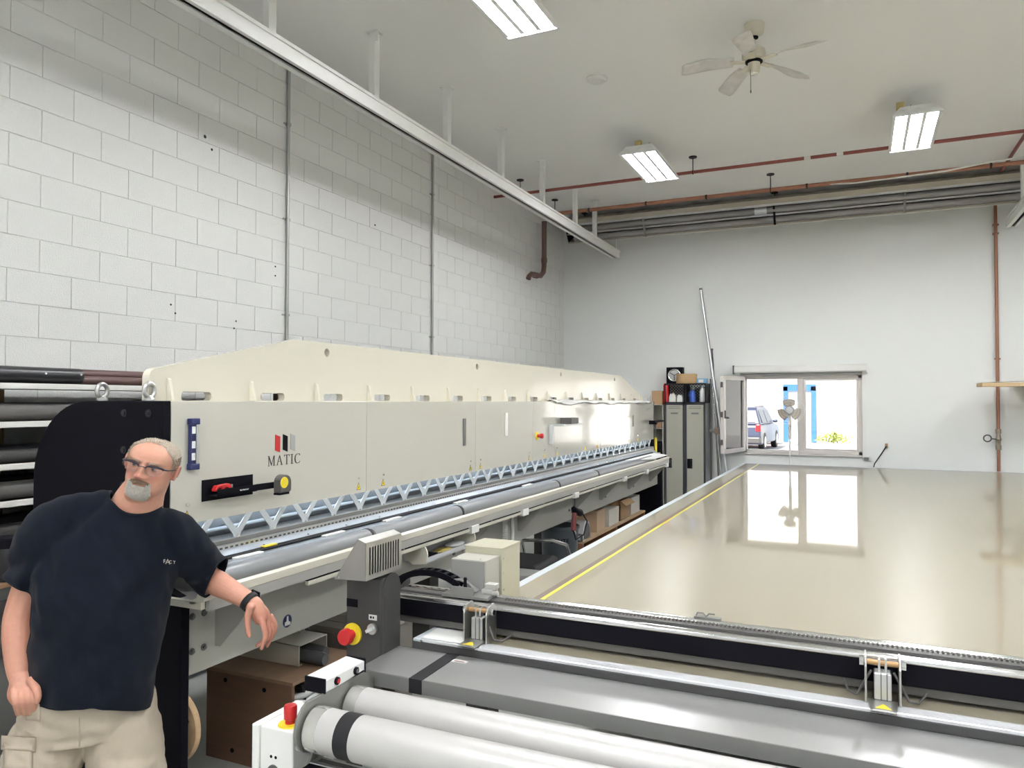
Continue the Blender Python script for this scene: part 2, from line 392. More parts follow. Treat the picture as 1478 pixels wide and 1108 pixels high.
t = thing('drop_pipe', 'brown drain pipe with elbow ending at the block wall', 'pipe', (-4.5, 10.93, 3.8))
M_brn = mat('brown_cast_pipe', (.13, .075, .06), .45, .3, var=.3)
obj('pipe', MB().tube([(-4.47, 10.93, 4.68), (-4.47, 10.93, 3.98), (-4.475, 10.91, 3.88), (-4.49, 10.83, 3.81), (-4.51, 10.72, 3.80), (-4.53, 10.56, 3.80), (-4.55, 10.52, 3.76), (-4.555, 10.50, 3.72)], .04, 12), M_brn, t, smooth=60)
obj('coupling', MB().tube([(-4.47, 10.93, 4.10), (-4.47, 10.93, 4.03)], .048, 12), M_brn, t, smooth=60)
obj('coupling', MB().tube([(-4.51, 10.74, 3.80), (-4.525, 10.66, 3.80)], .048, 12), M_brn, t, smooth=60)

# ------------------------------------------------------------------ radiant tube heater, tilted to the room
M_refl = mat('heater_reflector', (.62, .59, .55), .35, .6, var=.1)
M_bronze = mat('heater_bronze', (.36, .325, .27), .4, .2, var=.1, scale=2)
M_tube = mat('heater_tube', (.27, .255, .25), .5, .2, var=.25, scale=2)
t = thing('radiant_heater', 'long radiant tube heater with metal reflector hung along the back wall', 'heater', (-1., 11.5, 4.42))
HX0, HX1 = -4.28, 4.2
def strip(mb, pts, x0=HX0, x1=HX1):
    return mb.add([(x0, y, z) for y, z in pts]+[(x1, y, z) for y, z in pts], [(i, i+1, len(pts)+i+1, len(pts)+i) for i in range(len(pts)-1)])
A, B = (11.30, 4.755), (11.55, 4.435)
obj('hood', strip(MB(), [(11.34, 4.695), A, (11.52, 4.85), (11.80, 4.78), (11.86, 4.60), B, (11.53, 4.455)]), M_bronze, t, solid=.006)
obj('reflector', strip(MB(), [(11.345, 4.70), (11.53, 4.81), (11.74, 4.72), (11.55, 4.62), (11.80, 4.60), (11.545, 4.455)]), M_refl, t)
obj('upper_lip', strip(MB(), [(11.335, 4.665), (11.34, 4.700), (11.37, 4.71)]), M_alu, t, solid=.008)
obj('lower_lip', strip(MB(), [(11.535, 4.425), (11.55, 4.437), (11.58, 4.437)]), M_white, t, solid=.008)
obj('centre_rail', MB().bar((HX0, 11.47, 4.565), (HX1, 11.47, 4.565), .03, .022), M_alu, t)
obj('burner_tube', MB().tube([(HX0+.1, 11.44, 4.635), (HX1-.1, 11.44, 4.635)], .05, 14), M_tube, t, smooth=60)
obj('burner_tube', MB().tube([(HX0+.1, 11.53, 4.51), (HX1-.1, 11.53, 4.51)], .05, 14), M_tube, t, smooth=60)
obj('tube_sleeve', MB().tube([(-1.35, 11.44, 4.635), (-1.18, 11.44, 4.635)], .058, 14), M_alu, t, smooth=60)
for x in (-3.0, -1.08, .60, 2.2): obj('support_bracket', MB().bar((x, 11.325, 4.735), (x, 11.53, 4.43), .03, .012), M_mgrey if x != -1.08 else M_black, t)
for x in (-4.0, -1.08, 2.3): obj('suspension_rod', MB().tube([(x, 11.5, 4.84), (x, 11.5, ZC)], .006, 6).lathe([(.05, ZC-.014), (.05, ZC)], (x, 11.5, 0), seg=12), M_rubber, t)
obj('end_cover', MB().prism([A, (11.52, 4.85), (11.80, 4.78), (11.86, 4.60), B], 'x', HX0-.01, HX0), M_black, t)

# ------------------------------------------------------------------ lamps
M_lampshell = mat('lamp_shell', (.80, .80, .80), .4)
def lamp_mat():
    m = bpy.data.materials.new('lamp_tube_light'); m.use_nodes = True
    n = m.node_tree.nodes; l = m.node_tree.links; p = n['Principled BSDF']
    nz = n.new('ShaderNodeTexNoise'); nz.inputs['Scale'].default_value = 3
    mp = n.new('ShaderNodeMapRange'); mp.inputs[3].default_value = LAMP_STRENGTH*.95; mp.inputs[4].default_value = LAMP_STRENGTH*1.05
    l.new(nz.outputs[0], mp.inputs[0]); l.new(mp.outputs[0], p.inputs['Emission Strength'])
    p.inputs['Emission Color'].default_value = (.97, .985, 1.0, 1); p.inputs['Base Color'].default_value = (.9, .9, .9, 1)
    return m
M_light = lamp_mat()
M_trough = mat('lamp_reflector', (.80, .80, .86), .2, .3)
LW, LL = .43, 1.17
def make_lamp(label):
    t = thing('high_bay_lamp', label, 'ceiling lamp', (0, 0, 4.6), 'fluorescent high bay lamps')
    hw, hl = LW/2, LL/2
    m = MB(); o_ = [(-hw, -hl, 4.6), (hw, -hl, 4.6), (hw, hl, 4.6), (-hw, hl, 4.6)]
    q = [(-hw, -hl, 4.615), (hw, -hl, 4.615), (hw, hl, 4.615), (-hw, hl, 4.615)]
    i_ = [(-hw+.07, -hl+.05, 4.70), (hw-.07, -hl+.05, 4.70), (hw-.07, hl-.05, 4.70), (-hw+.07, hl-.05, 4.70)]
    m.add(o_+q+i_, [(0, 1, 5, 4), (1, 2, 6, 5), (2, 3, 7, 6), (3, 0, 4, 7), (4, 5, 9, 8), (5, 6, 10, 9), (6, 7, 11, 10), (7, 4, 8, 11), (8, 9, 10, 11)])
    m.box(-hw, hw, -hl, -hl+.02, 4.598, 4.606); m.box(-hw, hw, hl-.02, hl, 4.598, 4.606); m.box(-hw, -hw+.015, -hl, hl, 4.598, 4.606); m.box(hw-.015, hw, -hl, hl, 4.598, 4.606)
    off = Vector((0, 0, 0))
    def part(name, mb, mt, par=t): return link(name, mb.mesh(name, t.location), mt, par)
    part('housing', m, M_lampshell)
    tr = MB()
    for k in range(3):
        xc = (k-1)*.134; pts = [(xc+.067*s, 4.608+.05*(1-abs(s)**2.2)) for s in np.linspace(-1, 1, 9)]
        tr.add([(x, -hl+.02, z) for x, z in pts]+[(x, hl-.02, z) for x, z in pts], [(i, i+1, 10+i, 9+i) for i in range(8)])
    part('reflector', tr, M_trough)
    for k in range(3):
        xc = (k-1)*.134
        tb = MB()
        tb.box(xc-.046, xc+.046, -hl+.035, hl-.06, 4.612, 4.618)
        part('light_tube', tb, M_light)
    for x0_, x1_ in ((-hw+.015, -hw+.032), (-.0835, -.0505), (.0505, .0835), (hw-.032, hw-.015)):
        part('divider', MB().box(x0_, x1_, -hl+.02, hl-.05, 4.600, 4.607), M_lampshell)
    g = MB()
    for k in range(13):
        x = -hw+.03+k*(LW-.06)/12; g.bar((x, hl-.02, 4.604), (x+.015, hl-.06, 4.606), .006, .004)
    part('end_grille', g, M_lampshell)
    part('ceiling_box', MB().box(-.16, -.09, -hl*.15-.03, -hl*.15+.03, ZC-.10, ZC), mat('tan_box', (.48, .38, .14), .6))
    part('lamp_cord', MB().tube([(-.125, -hl*.15, ZC-.10), (-.16, -hl*.15, ZC-.16), (-.15, -hl*.15, 4.70)], .008, 6), M_white)
    part('chain', MB().tube([(-.02, 0, ZC), (-.02, 0, ZC-.09), (-.09, 0, 4.70)], .003, 6).tube([(-.02, 0, ZC-.09), (.05, 0, 4.70)], .003, 6).box(-.03, -.01, -.01, .01, ZC-.11, ZC-.05), M_dgrey)
    return t
names = {(-2.19, 8.67): 'lit fluorescent high bay lamp nearest the block wall, above the back of the welding machine',
         (.54, 8.67): 'lit fluorescent high bay lamp beyond the ceiling fan on the window side',
         (-2.19, 4.56): 'lit fluorescent high bay lamp over the middle of the welding machine, nearest the smoke detector'}
proto = None; nth = 0
for gx in (-2.19, .54, 3.28):
    for gy in (8.67, 4.56, .45, -3.2):
        lb = names.get((gx, gy), 'lit fluorescent high bay lamp in the part of the hall away from the window wall')
        if proto is None: proto = make_lamp(lb); t = proto
        else: t = copy_tree(proto)
        t.location = (gx, gy, 4.6); t['label'] = lb

# ------------------------------------------------------------------ ceiling fan and smoke detector
M_fan = mat('fan_ivory', (.62, .58, .47), .4); M_blade = mat('fan_blade_dusty', (.60, .585, .56), .6, var=.35, scale=9)
fc = Vector((-.742, 6.294, 0)); t = thing('ceiling_fan', 'ivory ceiling fan with five dusty blades and a pull chain', 'ceiling fan', (fc.x, fc.y, 4.5))
obj('canopy', MB().lathe([(.035, 4.80), (.075, 4.83), (.082, ZC)], (fc.x, fc.y, 0)), M_fan, t, smooth=50)
obj('downrod', MB().tube([(fc.x, fc.y, 4.70), (fc.x, fc.y, 4.81)], .012, 10), M_chrome, t, smooth=60)
obj('rod_collar', MB().lathe([(.02, 4.785), (.035, 4.79), (.035, 4.805)], (fc.x, fc.y, 0)), M_black, t, smooth=50)
obj('motor', MB().lathe([(.05, 4.60), (.09, 4.61), (.095, 4.65), (.085, 4.69), (.03, 4.715)], (fc.x, fc.y, 0)), M_fan, t, smooth=50)
obj('trim_ring', MB().lathe([(.05, 4.588), (.068, 4.592), (.068, 4.602), (.05, 4.602)], (fc.x, fc.y, 0)), M_black, t, smooth=50)
obj('switch_housing', MB().lathe([(.036, 4.50), (.046, 4.515), (.048, 4.585)], (fc.x, fc.y, 0)), M_fan, t, smooth=50)
obj('bottom_finial', MB().lathe([(.012, 4.487), (.03, 4.495), (.036, 4.502)], (fc.x, fc.y, 0)), M_chrome, t, smooth=50)
obj('pull_chain', MB().tube([(fc.x-.02, fc.y-.045, 4.52), (fc.x-.02, fc.y-.045, 4.36)], .0028, 6).lathe([(.004, 4.33), (.006, 4.345), (.003, 4.36)], (fc.x-.02, fc.y-.045, 0), seg=8), M_dgrey, t)
for k in range(5):
    a = math.radians(195-72*k); ca, sa = math.cos(a), math.sin(a)
    def W(r, s, z): return (fc.x+r*ca-s*sa, fc.y+r*sa+s*ca, z)
    rows = []
    for r in np.linspace(.16, .57, 12):
        wv = .048+.022*min(1, (r-.16)/.3); wv *= 1 if r < .545 else .72
        dr = -.10*((r-.16)/.41)**2*.35
        rows.append([W(r, s*wv, 4.605+s*.018+dr+.006*math.sin(r*21+k)*(s > 0)) for s in (-1, -.5, 0, .5, 1)])
    b = obj('fan_blade', MB().grid(rows), M_blade, t, smooth=60, solid=.006)
    obj('blade_arm', MB().bar(W(.07, 0, 4.60), W(.19, 0, 4.60), .05, .008).bar(W(.17, -.03, 4.602), W(.17, .03, 4.602), .03, .006), M_fan, b)
t = thing('smoke_detector', 'round white smoke detector on the ceiling', 'detector', (-2.213, 6.73, 4.86))
obj('base', MB().lathe([(.10, 4.885), (.10, ZC)], (-2.213, 6.73, 0), seg=32), M_white, t, smooth=40)
obj('cover', MB().lathe([(.03, 4.862), (.075, 4.866), (.09, 4.885)], (-2.213, 6.73, 0), seg=32), M_white, t, smooth=40)
obj('sensor_cap', MB().lathe([(.028, 4.852), (.034, 4.864)], (-2.213, 6.73, 0), seg=20), M_lampshell, t, smooth=40)
# ================================================================== WELDING MACHINE
WY0, WY1 = 2.17, 10.0
wm = thing('welding_machine', 'long cream industrial fabric welding machine with black end plate beside the block wall', 'machine', (-2.7, 6.0, 0))
def arc(cx, cy, r, a0, a1, n=10): return [(cx+r*math.cos(math.radians(a0+(a1-a0)*k/n)), cy+r*math.sin(math.radians(a0+(a1-a0)*k/n))) for k in range(n+1)]
# black end plate (profile in x,z)
prof = [(-2.5, 1.85)] + [(-2.5, 1.12), (-2.385, 1.08), (-2.385, 0), (-3.29, 0)] + arc(-2.95, 1.51, .34, 180, 90, 12)
ep = obj('end_plate', MB().prism(prof, 'y', 2.13, 2.17), M_black, wm, bevel=.004, label='black steel end plate with a rounded corner')
for i, (x, z) in enumerate(((-2.72, 1.80), (-2.58, 1.80), (-2.72, 1.65), (-2.58, 1.65), (-2.72, 1.505), (-2.58, 1.505), (-2.72, 1.36), (-2.58, 1.36))):
    obj('bolt', MB().lathe([(.010, 2.121), (.010, 2.1305)], (x, 0, z), 'y', 8).lathe([(.016, 2.1275), (.0155, 2.1305)], (x, 0, z), 'y', 14), mat('black_bolt', (.05, .05, .055), .3, .6), ep)
obj('end_plate', MB().prism(prof, 'y', 10.0, 10.04), M_black, wm, bevel=.004)
obj('cable_loop', MB().tube([(-2.66, 2.128, 1.375), (-2.68, 2.10, 1.385), (-2.70, 2.095, 1.37), (-2.715, 2.095, 1.33), (-2.705, 2.10, 1.27), (-2.69, 2.115, 1.2)], .007, 8), M_white, wm, smooth=60)
M_zinc = mat('zinc_eyebolt', (.55, .55, .54), .3, .9)
def eyebolt(x, y, z):
    e = obj('eye_bolt', MB().tube([(x+.003*0, y+.024*math.cos(a), z+.042+.028*math.sin(a)) for a in np.linspace(0, 2*PI, 21)[:-1]], .0095, 8, closed=True), M_zinc, wm, smooth=60)
    obj('eye_bolt_collar', MB().lathe([(.022, z), (.022, z+.008), (.012, z+.018)], (x, y, 0), seg=14), M_zinc, e, smooth=40)
for x, y in ((-2.88, 2.15), (-2.60, 2.15), (-2.56, 9.97)): eyebolt(x, y, 1.85)
# upper beam: profiled cream plate with slots and lifting holes (plane y,z)
out = [(2.16, 1.84), (2.16, 1.945)] + arc(2.20, 1.945, .04, 180, 100, 5) + [(3.03, 2.165), (8.85, 2.165), (9.80, 1.93), (9.83, 1.84)]
slots = [rrect(2.32+.4695*k, 2.485+.4695*k, 1.8515, 1.889, .014) for k in range(16)]
holes = [circle(3.285+1.77*k, 2.112, .022, 18) for k in range(4)]
mb = curve_mesh('beam', [out]+slots+holes, .04, lambda u, v, w: (-2.635+w, u, v))
obj('beam', mb, M_cream, wm, label='tapered cream steel top beam with slots')
fin = MB().prism([(0, 0), (.034, 0), (.014, .088), (.007, .095), (0, .095)], 'y', -.0075, .0075)
fm = fin.mesh('fin')
for k in range(17):
    o = link('fin', fm, M_cream, wm, Vector((-2.615, 2.252+.4695*k, 1.85))-wm.location, bevel=.002)
# housing behind the panels and the top cover
obj('top_cover', MB().box(-2.62, -2.502, WY0, WY1, 1.832, 1.8505), M_cream, wm)
obj('rear_housing', MB().box(-3.2, -2.69, WY0, WY1, 1.30, 1.80), M_mgrey, wm)
seams = [2.17, 3.49, 4.81, 5.85, 6.37, 7.70, 9.00, 10.0]
panels = []
for a, b in zip(seams, seams[1:]):
    panels.append(obj('front_panel', MB().box(-2.52, -2.50, a+.0012, b-.0012, 1.345, 1.848), M_panel, wm, bevel=.0015))
obj('panel_backing', MB().box(-2.62, -2.525, WY0, WY1, 1.36, 1.83), M_dgrey, wm)
# ---- writing: red, black and grey bars over MATIC
PX = -2.4985
def on_panel(u, v, w=0): return (PX+w, u, v)
for i, (y0, c) in enumerate(((2.763, M_red), (2.815, M_black), (2.868, mat('logo_grey', (.33, .33, .33), .5)))):
    m = MB().prism([(y0, 1.618), (y0+.034, 1.606), (y0+.034, 1.681), (y0, 1.692)], 'x', -2.4999, PX)
    obj('logo_bar', m, c, panels[0])
M_ink = mat('logo_ink', (.035, .03, .03), .5)
def letter(polys, u0, v0, sc):
    m = MB()
    for pl in polys: m.prism([(u0+u*sc, v0+v*sc) for u, v in pl], 'x', -2.4999, PX)
    return m
LET = {
 'M': (1.02, [[(.02, 0), (.24, 0), (.24, .05), (.02, .05)], [(.10, .03), (.15, .03), (.16, 1), (.10, 1)], [(.0, 1), (.20, 1), (.56, .12), (.50, 0), (.08, .95), (0, .95)],
              [(.50, 0), (.56, .12), (.86, 1), (.80, 1), (.50, .10)], [(.80, 1), (1.0, 1), (1.0, .95), (.94, .95), (.94, .05), (1.02, .05), (1.02, 0), (.72, 0), (.72, .05), (.80, .05)]]),
 'A': (.92, [[(0, 0), (.24, 0), (.24, .05), (.16, .05), (.44, .82), (.40, .92), (.08, .05), (0, .05)], [(.42, 1), (.50, 1), (.84, .05), (.92, .05), (.92, 0), (.62, 0), (.62, .05), (.70, .05), (.40, .92)], [(.22, .34), (.22, .39), (.62, .39), (.62, .34)]]),
 'T': (.80, [[(0, 1), (.80, 1), (.80, .80), (.76, .80), (.72, .94), (.08, .94), (.04, .80), (0, .80)], [(.34, .05), (.46, .05), (.46, .95), (.34, .95)], [(.24, 0), (.56, 0), (.56, .05), (.24, .05)]]),
 'I': (.36, [[(0, 0), (.36, 0), (.36, .05), (.24, .05), (.24, .95), (.36, .95), (.36, 1), (0, 1), (0, .95), (.12, .95), (.12, .05), (0, .05)]]),
 'C': (.84, [[(.84-.0, .80), (.78, .80), (.74, .90), (.60, .95), (.46, .96), (.30, .90), (.18, .76), (.14, .5), (.18, .26), (.30, .10), (.46, .045), (.62, .06), (.76, .14), (.80, .22), (.84, .20), (.76, .07), (.60, 0), (.42, 0), (.20, .08), (.05, .26), (0, .5), (.05, .74), (.20, .92), (.42, 1), (.60, 1), (.76, .96), (.82, .99)]]),
}
u = 2.716; sc = .047
for ch in 'MATIC':
    wd, polys = LET[ch]
    obj('letter', letter(polys, u, 1.546, sc), M_ink, panels[0]); u += (wd+.22)*sc*.975
obj('type_lettering', text_mb('SL CD', .055, lambda a, b, c: on_panel(9.72+a, 1.735+b, c), .0006), mat('type_ink', (.42, .43, .43), .5), panels[-1])
# warning triangles and screws
tri = MB().prism([(-.017, 0), (.017, 0), (0, .034)], 'x', -2.4998, PX); 
tin = [(-.0025, .006), (.0025, .006), (.001, .013), (.004, .013), (-.001, .025), (.0, .015), (-.004, .015)]
def panel_for(y): return panels[max(i for i, s_ in enumerate(seams[:-1]) if s_ <= y)]
for y in (2.253, 3.42, 3.655, 4.735, 4.89, 5.78, 6.12, 6.42, 7.2, 7.6, 8.8, 9.2):
    p = panel_for(y)
    if y < 6:
        obj('warning_sticker', MB().prism([(y-.019, 1.362), (y+.019, 1.362), (y, 1.402)], 'x', -2.4999, -2.4992), M_black, p)
        obj('warning_sticker', MB().prism([(y-.0155, 1.3645), (y+.0155, 1.3645), (y, 1.397)], 'x', -2.4999, -2.4988), M_yellow, p)
        obj('warning_sticker', MB().prism([(y+a, 1.364+b) for a, b in tin], 'x', -2.4999, -2.4985), M_black, p)
    else:
        obj('warning_sticker', MB().prism([(y-.018, 1.362), (y+.018, 1.362), (y, 1.400)], 'x', -2.4999, -2.4988), M_yellow, p)
    obj('screw', MB().lathe([(.007, -2.4995), (.006, -2.494)], (0, y, 1.425), 'x', 10), M_chrome, p)
# handles, emergency stop, brackets on the panels
for y, z0, z1 in ((4.635, 1.54, 1.73), (8.99, 1.545, 1.68)):
    obj('grip_slot', MB().box(-2.4995, -2.492, y-.018, y+.018, z0, z1), M_mgrey, panel_for(y), bevel=.002)
obj('latch_bar', MB().box(-2.4995, -2.488, 5.30, 5.34, 1.58, 1.76), M_white, panels[2], bevel=.003)
e = obj('emergency_stop', MB().lathe([(.034, -2.4995), (.034, -2.492)], (0, 5.95, 1.555), 'x', 18), M_yellow, panels[3])
obj('stop_button', MB().lathe([(.014, -2.492), (.014, -2.47), (.022, -2.465), (.022, -2.445), (.016, -2.44)], (0, 5.95, 1.555), 'x', 16), M_red, e, smooth=50)
br = obj('shelf_bracket', MB().box(-2.4995, -2.47, 6.22, 6.26, 1.47, 1.63).box(-2.4995, -2.36, 6.22, 6.74, 1.63, 1.645), M_plast, panels[4], bevel=.002)
obj('screen_box', MB().box(-2.47, -2.36, 6.42, 6.62, 1.645, 1.70), M_dgrey, br, bevel=.004)
obj('end_bracket', MB().box(-2.4995, -2.40, 9.75, 9.80, 1.55, 1.60).box(-2.44, -2.40, 9.70, 10.15, 1.575, 1.60), M_black, panels[-1])
# ---- jaw under the panels
M_led = mat('led_strip', (.70, .84, 1.0), .4, emit=9.0)
M_cool = mat('cool_sheet_metal', (.62, .66, .70), .35, .35, var=.06, scale=3)
obj('back_sheet', MB().add([(-2.545, WY0, 1.345), (-2.545, WY1, 1.345), (-2.66, WY1, 1.21), (-2.66, WY0, 1.21)], [(0, 1, 2, 3)]), mat('pale_back_sheet', (.72, .77, .82), .4), wm)
obj('led_strip', MB().box(-2.56, -2.535, WY0+.05, WY1-.05, 1.350, 1.356), M_led, wm, label='cool white work light strip under the panels')
vt = [(-.093, .095), (-.062, .095), (-.008, .028), (.008, .028), (.062, .095), (.093, .095), (.028, .012), (.014, -.004), (-.014, -.004), (-.028, .012)]
vt = [(-.093, .095), (-.056, .095), (-.045, .085), (-.006, .040), (.006, .040), (.045, .085), (.056, .095), (.093, .095), (.022, .014), (.016, -.008), (-.016, -.008), (-.022, .014)]
vm = curve_mesh('v', [vt], .004, lambda u, v, w: (w, u, v)).mesh('clamp_bracket'); sm = MB().lathe([(.006, 0), (.005, .005)], (0, 0, 0), 'x', 8).mesh('bracket_screw')
k = 0; y = 2.30
while y < 9.95:
    o = link('clamp_bracket', vm, M_cool, wm, Vector((-2.498, y, 1.252))-wm.location)
    link('bracket_screw', sm, M_chrome, o, (.002, 0, .004)); y += .2255
obj('jaw_bar', MB().box(-2.60, -2.485, WY0+.01, WY1-.05, 1.222, 1.252), M_mgrey, wm, bevel=.003)
obj('inner_tube', MB().tube([(-2.575, WY0+.02, 1.285), (-2.575, WY1-.1, 1.285)], .010, 10), M_cool, wm, smooth=60)
obj('perforated_strip', MB().box(-2.485, -2.470, WY0+.02, WY1-.1, 1.208, 1.232), M_alu, wm)
pf = MB()
for k in range(110): pf.box(-2.4699, -2.4692, 2.22+k*.03, 2.236+k*.03, 1.216, 1.224)
o = obj('perforations', pf, M_dgrey, wm); o['kind'] = 'stuff'
obj('step_plate', MB().add([(-2.47, WY0+.02, 1.214), (-2.47, WY1-.15, 1.214), (-2.425, WY1-.15, 1.188), (-2.425, WY0+.02, 1.188)], [(0, 1, 2, 3)]).box(-2.55, -2.425, WY0+.02, WY1-.15, 1.17, 1.186), mat('step_metal', (.34, .37, .41), .35, .35), wm)
st = MB().lathe([(.007, 0), (.006, .005)], (0, 0, 0), 'z', 8).mesh('step_screw')
for k in range(24): link('step_screw', st, M_chrome, wm, Vector((-2.445, 2.34+.3*k, 1.199))-wm.location)
obj('cable_run', MB().tube([(-2.420, WY0+.02, 1.194), (-2.420, 4.2, 1.194), (-2.420, WY1-.4, 1.194)], .006, 8).tube([(-2.408, WY0+.02, 1.190), (-2.410, 4.6, 1.190), (-2.408, WY1-.4, 1.190)], .006, 8), M_rubber, wm, smooth=60)
obj('work_ledge', MB().box(-2.425, -2.36, WY0+.02, WY1-.2, 1.165, 1.182), MATS['step_metal'], wm, bevel=.002)
for y in (2.40, 2.98, 3.5, 4.3, 5.4): obj('ledge_clip', MB().box(-2.40, -2.372, y, y+.16, 1.182, 1.192), M_white, wm, bevel=.002)
obj('yellow_tag', MB().box(-2.43, -2.405, 2.60, 2.68, 1.198, 1.203), M_yellow, wm)
M_roll = mat('grey_pvc_roll', (.17, .175, .185), .32, var=.04, scale=3)
cuts = [2.19, 3.29, 4.26, 5.97, 7.02, 9.2]
for a, b in zip(cuts, cuts[1:]):
    r_ = obj('padded_roll', MB().tube([(-2.335, a+.004, 1.135), (-2.335, a+.03, 1.135), (-2.335, b-.03, 1.135), (-2.335, b-.004, 1.135)], [.046, .05, .05, .046], 20), M_roll, wm, smooth=50)
    if b < 9: obj('strap', MB().tube([(-2.335, b-.035, 1.135), (-2.335, b-.015, 1.135)], .0515, 20), M_rubber, r_, smooth=50)
obj('white_sheet', MB().add([(-2.40, 8.3, 1.186), (-2.40, 9.6, 1.186), (-2.22, 9.6, 1.165), (-2.22, 8.9, 1.160)], [(0, 1, 2, 3)]), M_white, wm, solid=.004)
# ---- tray with lip, fascia and brackets
TY0, TY1 = 2.075, 9.66
obj('tray_floor', MB().box(-2.45, -2.235, TY0+.02, TY1, 1.072, 1.085), M_mgrey, wm)
obj('tray_lip', MB().prism([(-2.285, 1.085), (-2.21, 1.105), (-2.21, 1.137), (-2.222, 1.145), (-2.24, 1.142), (-2.25, 1.115), (-2.285, 1.10)], 'y', TY0, TY1), M_cream, wm, bevel=.0015)
obj('tray_fascia', MB().box(-2.232, -2.214, TY0+.03, TY1, 1.062, 1.104), mat('fascia_grey', (.50, .49, .46), .35, .3), wm)
obj('slot_rail', MB().box(-2.245, -2.222, TY0+.6, TY1-.1, 1.030, 1.050), M_cream, wm, bevel=.002)
obj('slot_gap', MB().box(-2.24, -2.23, TY0+.6, TY1-.1, 1.050, 1.062), M_black, wm)
obj('tray_end', MB().box(-2.40, -2.225, TY0, TY0+.02, 1.072, 1.10), M_cream, wm, bevel=.002)
for y in (4.20, 5.00, 6.1, 7.6, 8.5, 9.5): obj('rail_clip', MB().box(-2.247, -2.205, y, y+.10, 1.018, 1.066), M_white, wm, bevel=.003)
bb = obj('base_beam', MB().box(-2.80, -2.45, WY0, WY1, .745, 1.075), mat('base_beam_paint', (.50, .49, .44), .3, var=.02), wm, bevel=.004)
for y in (2.24, 2.30, 3.35, 4.4, 5.5, 6.6, 7.7, 8.8):
    for z in (.84, .98): obj('bolt', MB().lathe([(.014, -2.4502), (.014, -2.446), (.008, -2.446), (.008, -2.438)], (0, y, z), 'x', 10), M_mgrey, bb)
st_ = obj('round_sticker', MB().lathe([(.030, -2.4502), (.030, -2.4490)], (0, 2.80, .815), 'x', 24), M_navy, bb, label='round dark blue sticker with a white figure')
obj('sticker_figure', MB().prism([(2.782, .795), (2.82, .795), (2.82, .808), (2.808, .812), (2.806, .838), (2.796, .838), (2.794, .815), (2.782, .812)], 'x', -2.4502, -2.4484), M_white, st_)
gp = [(-2.45, 1.072), (-2.225, 1.072), (-2.225, 1.04), (-2.42, .83), (-2.45, .83)]
gm = MB().prism([(x+2.45, z) for x, z in gp], 'y', 0, .008).mesh('gusset')
M_gus = mat('gusset_paint', (.40, .39, .355), .35)
for y in (2.36, 3.45, 4.52, 5.44, 6.7, 7.5, 8.55, 9.55): link('gusset', gm, M_gus, wm, Vector((-2.45, y, 0))-wm.location)
for y in (4.6, 6.95, 9.62): obj('support_leg', MB().box(-2.95, -2.75, y, y+.12, 0, .75), M_dgrey, wm)
obj('corrugated_hose', MB().tube([(-2.40, 5.08+.02*math.sin(t_*3), 1.05-.30*t_) for t_ in np.linspace(0, 1, 41)], [.022 if i % 2 else .017 for i in range(41)], 10), M_white, wm, smooth=30)
obj('corrugated_hose', MB().tube([(-2.37, 5.13+.04*math.sin(t_*3), 1.05-.34*t_) for t_ in np.linspace(0, 1, 31)], .014, 8), M_white, wm, smooth=60)
# crumpled film over the far top edge
rows = []
for j, yy in enumerate(np.linspace(6.35, 9.8, 60)):
    a = mnoise.noise((yy*2.3, 0, 0)); b = mnoise.noise((yy*2.3, 7, 0)); c_ = mnoise.noise((yy*4, 3, 1))
    rows.append([(-2.60, yy, 1.858+.012*abs(c_)), (-2.54, yy, 1.862+.016*abs(a)), (-2.494, yy, 1.855+.012*abs(b)), (-2.475+.02*a, yy, 1.838+.016*b), (-2.485+.02*c_, yy, 1.825+.03*a)])
f = obj('film_sheet', MB().grid(rows), mat('white_film', (.74, .74, .72), .2, coat=.5), None, smooth=70, solid=.002)
tag(f, 'crumpled white plastic film lying along the top edge of the welding machine', 'film')

# ------------------------------------------------------------------ things stuck to the panel
lv = thing('spirit_level', 'short navy spirit level with three clear vials stuck upright on the panel', 'spirit level', (-2.485, 2.272, 1.567))
obj('rail', MB().box(-2.499, -2.474, 2.276, 2.290, 1.585, 1.762), M_alu, lv, bevel=.001)
obj('web', MB().box(-2.496, -2.478, 2.252, 2.277, 1.580, 1.766), M_navy, lv, bevel=.001)
for z0, z1 in ((1.567, 1.593), (1.752, 1.778)): obj('end_cap', MB().prism([(2.248, z0), (2.294, z0), (2.294, z1), (2.248, z1)], 'x', -2.4995, -2.472), M_navy, lv, bevel=.004)
for z in (1.606, 1.655, 1.715): obj('vial', MB().box(-2.4955, -2.4765, 2.255, 2.274, z, z+.030), mat('clear_vial', (.80, .82, .80), .1), lv, bevel=.002)
th = thing('magnetic_tray', 'black magnetic tool tray stuck to the panel', 'tool holder', (-2.47, 2.47, 1.43))
obj('back_plate', MB().box(-2.499, -2.496, 2.328, 2.618, 1.428, 1.518), M_black, th)
obj('front_rail', MB().box(-2.445, -2.441, 2.36, 2.585, 1.450, 1.478), M_black, th)
obj('tray_base', MB().box(-2.496, -2.441, 2.36, 2.585, 1.448, 1.452), M_black, th)
obj('tray_arm', MB().box(-2.449, -2.441, 2.585, 2.70, 1.450, 1.478), M_black, th)
obj('lettering', MB().tube([(-2.4408, 2.484+.0032*k, 1.4625+.0035*math.sin(k*2.1)) for k in range(17)], .0011, 6), M_white, th, smooth=60, label='small white script mark')
cl = thing('snap_clamp', 'small red clamp lying in the magnetic tool tray', 'clamp', (-2.468, 2.41, 1.452))
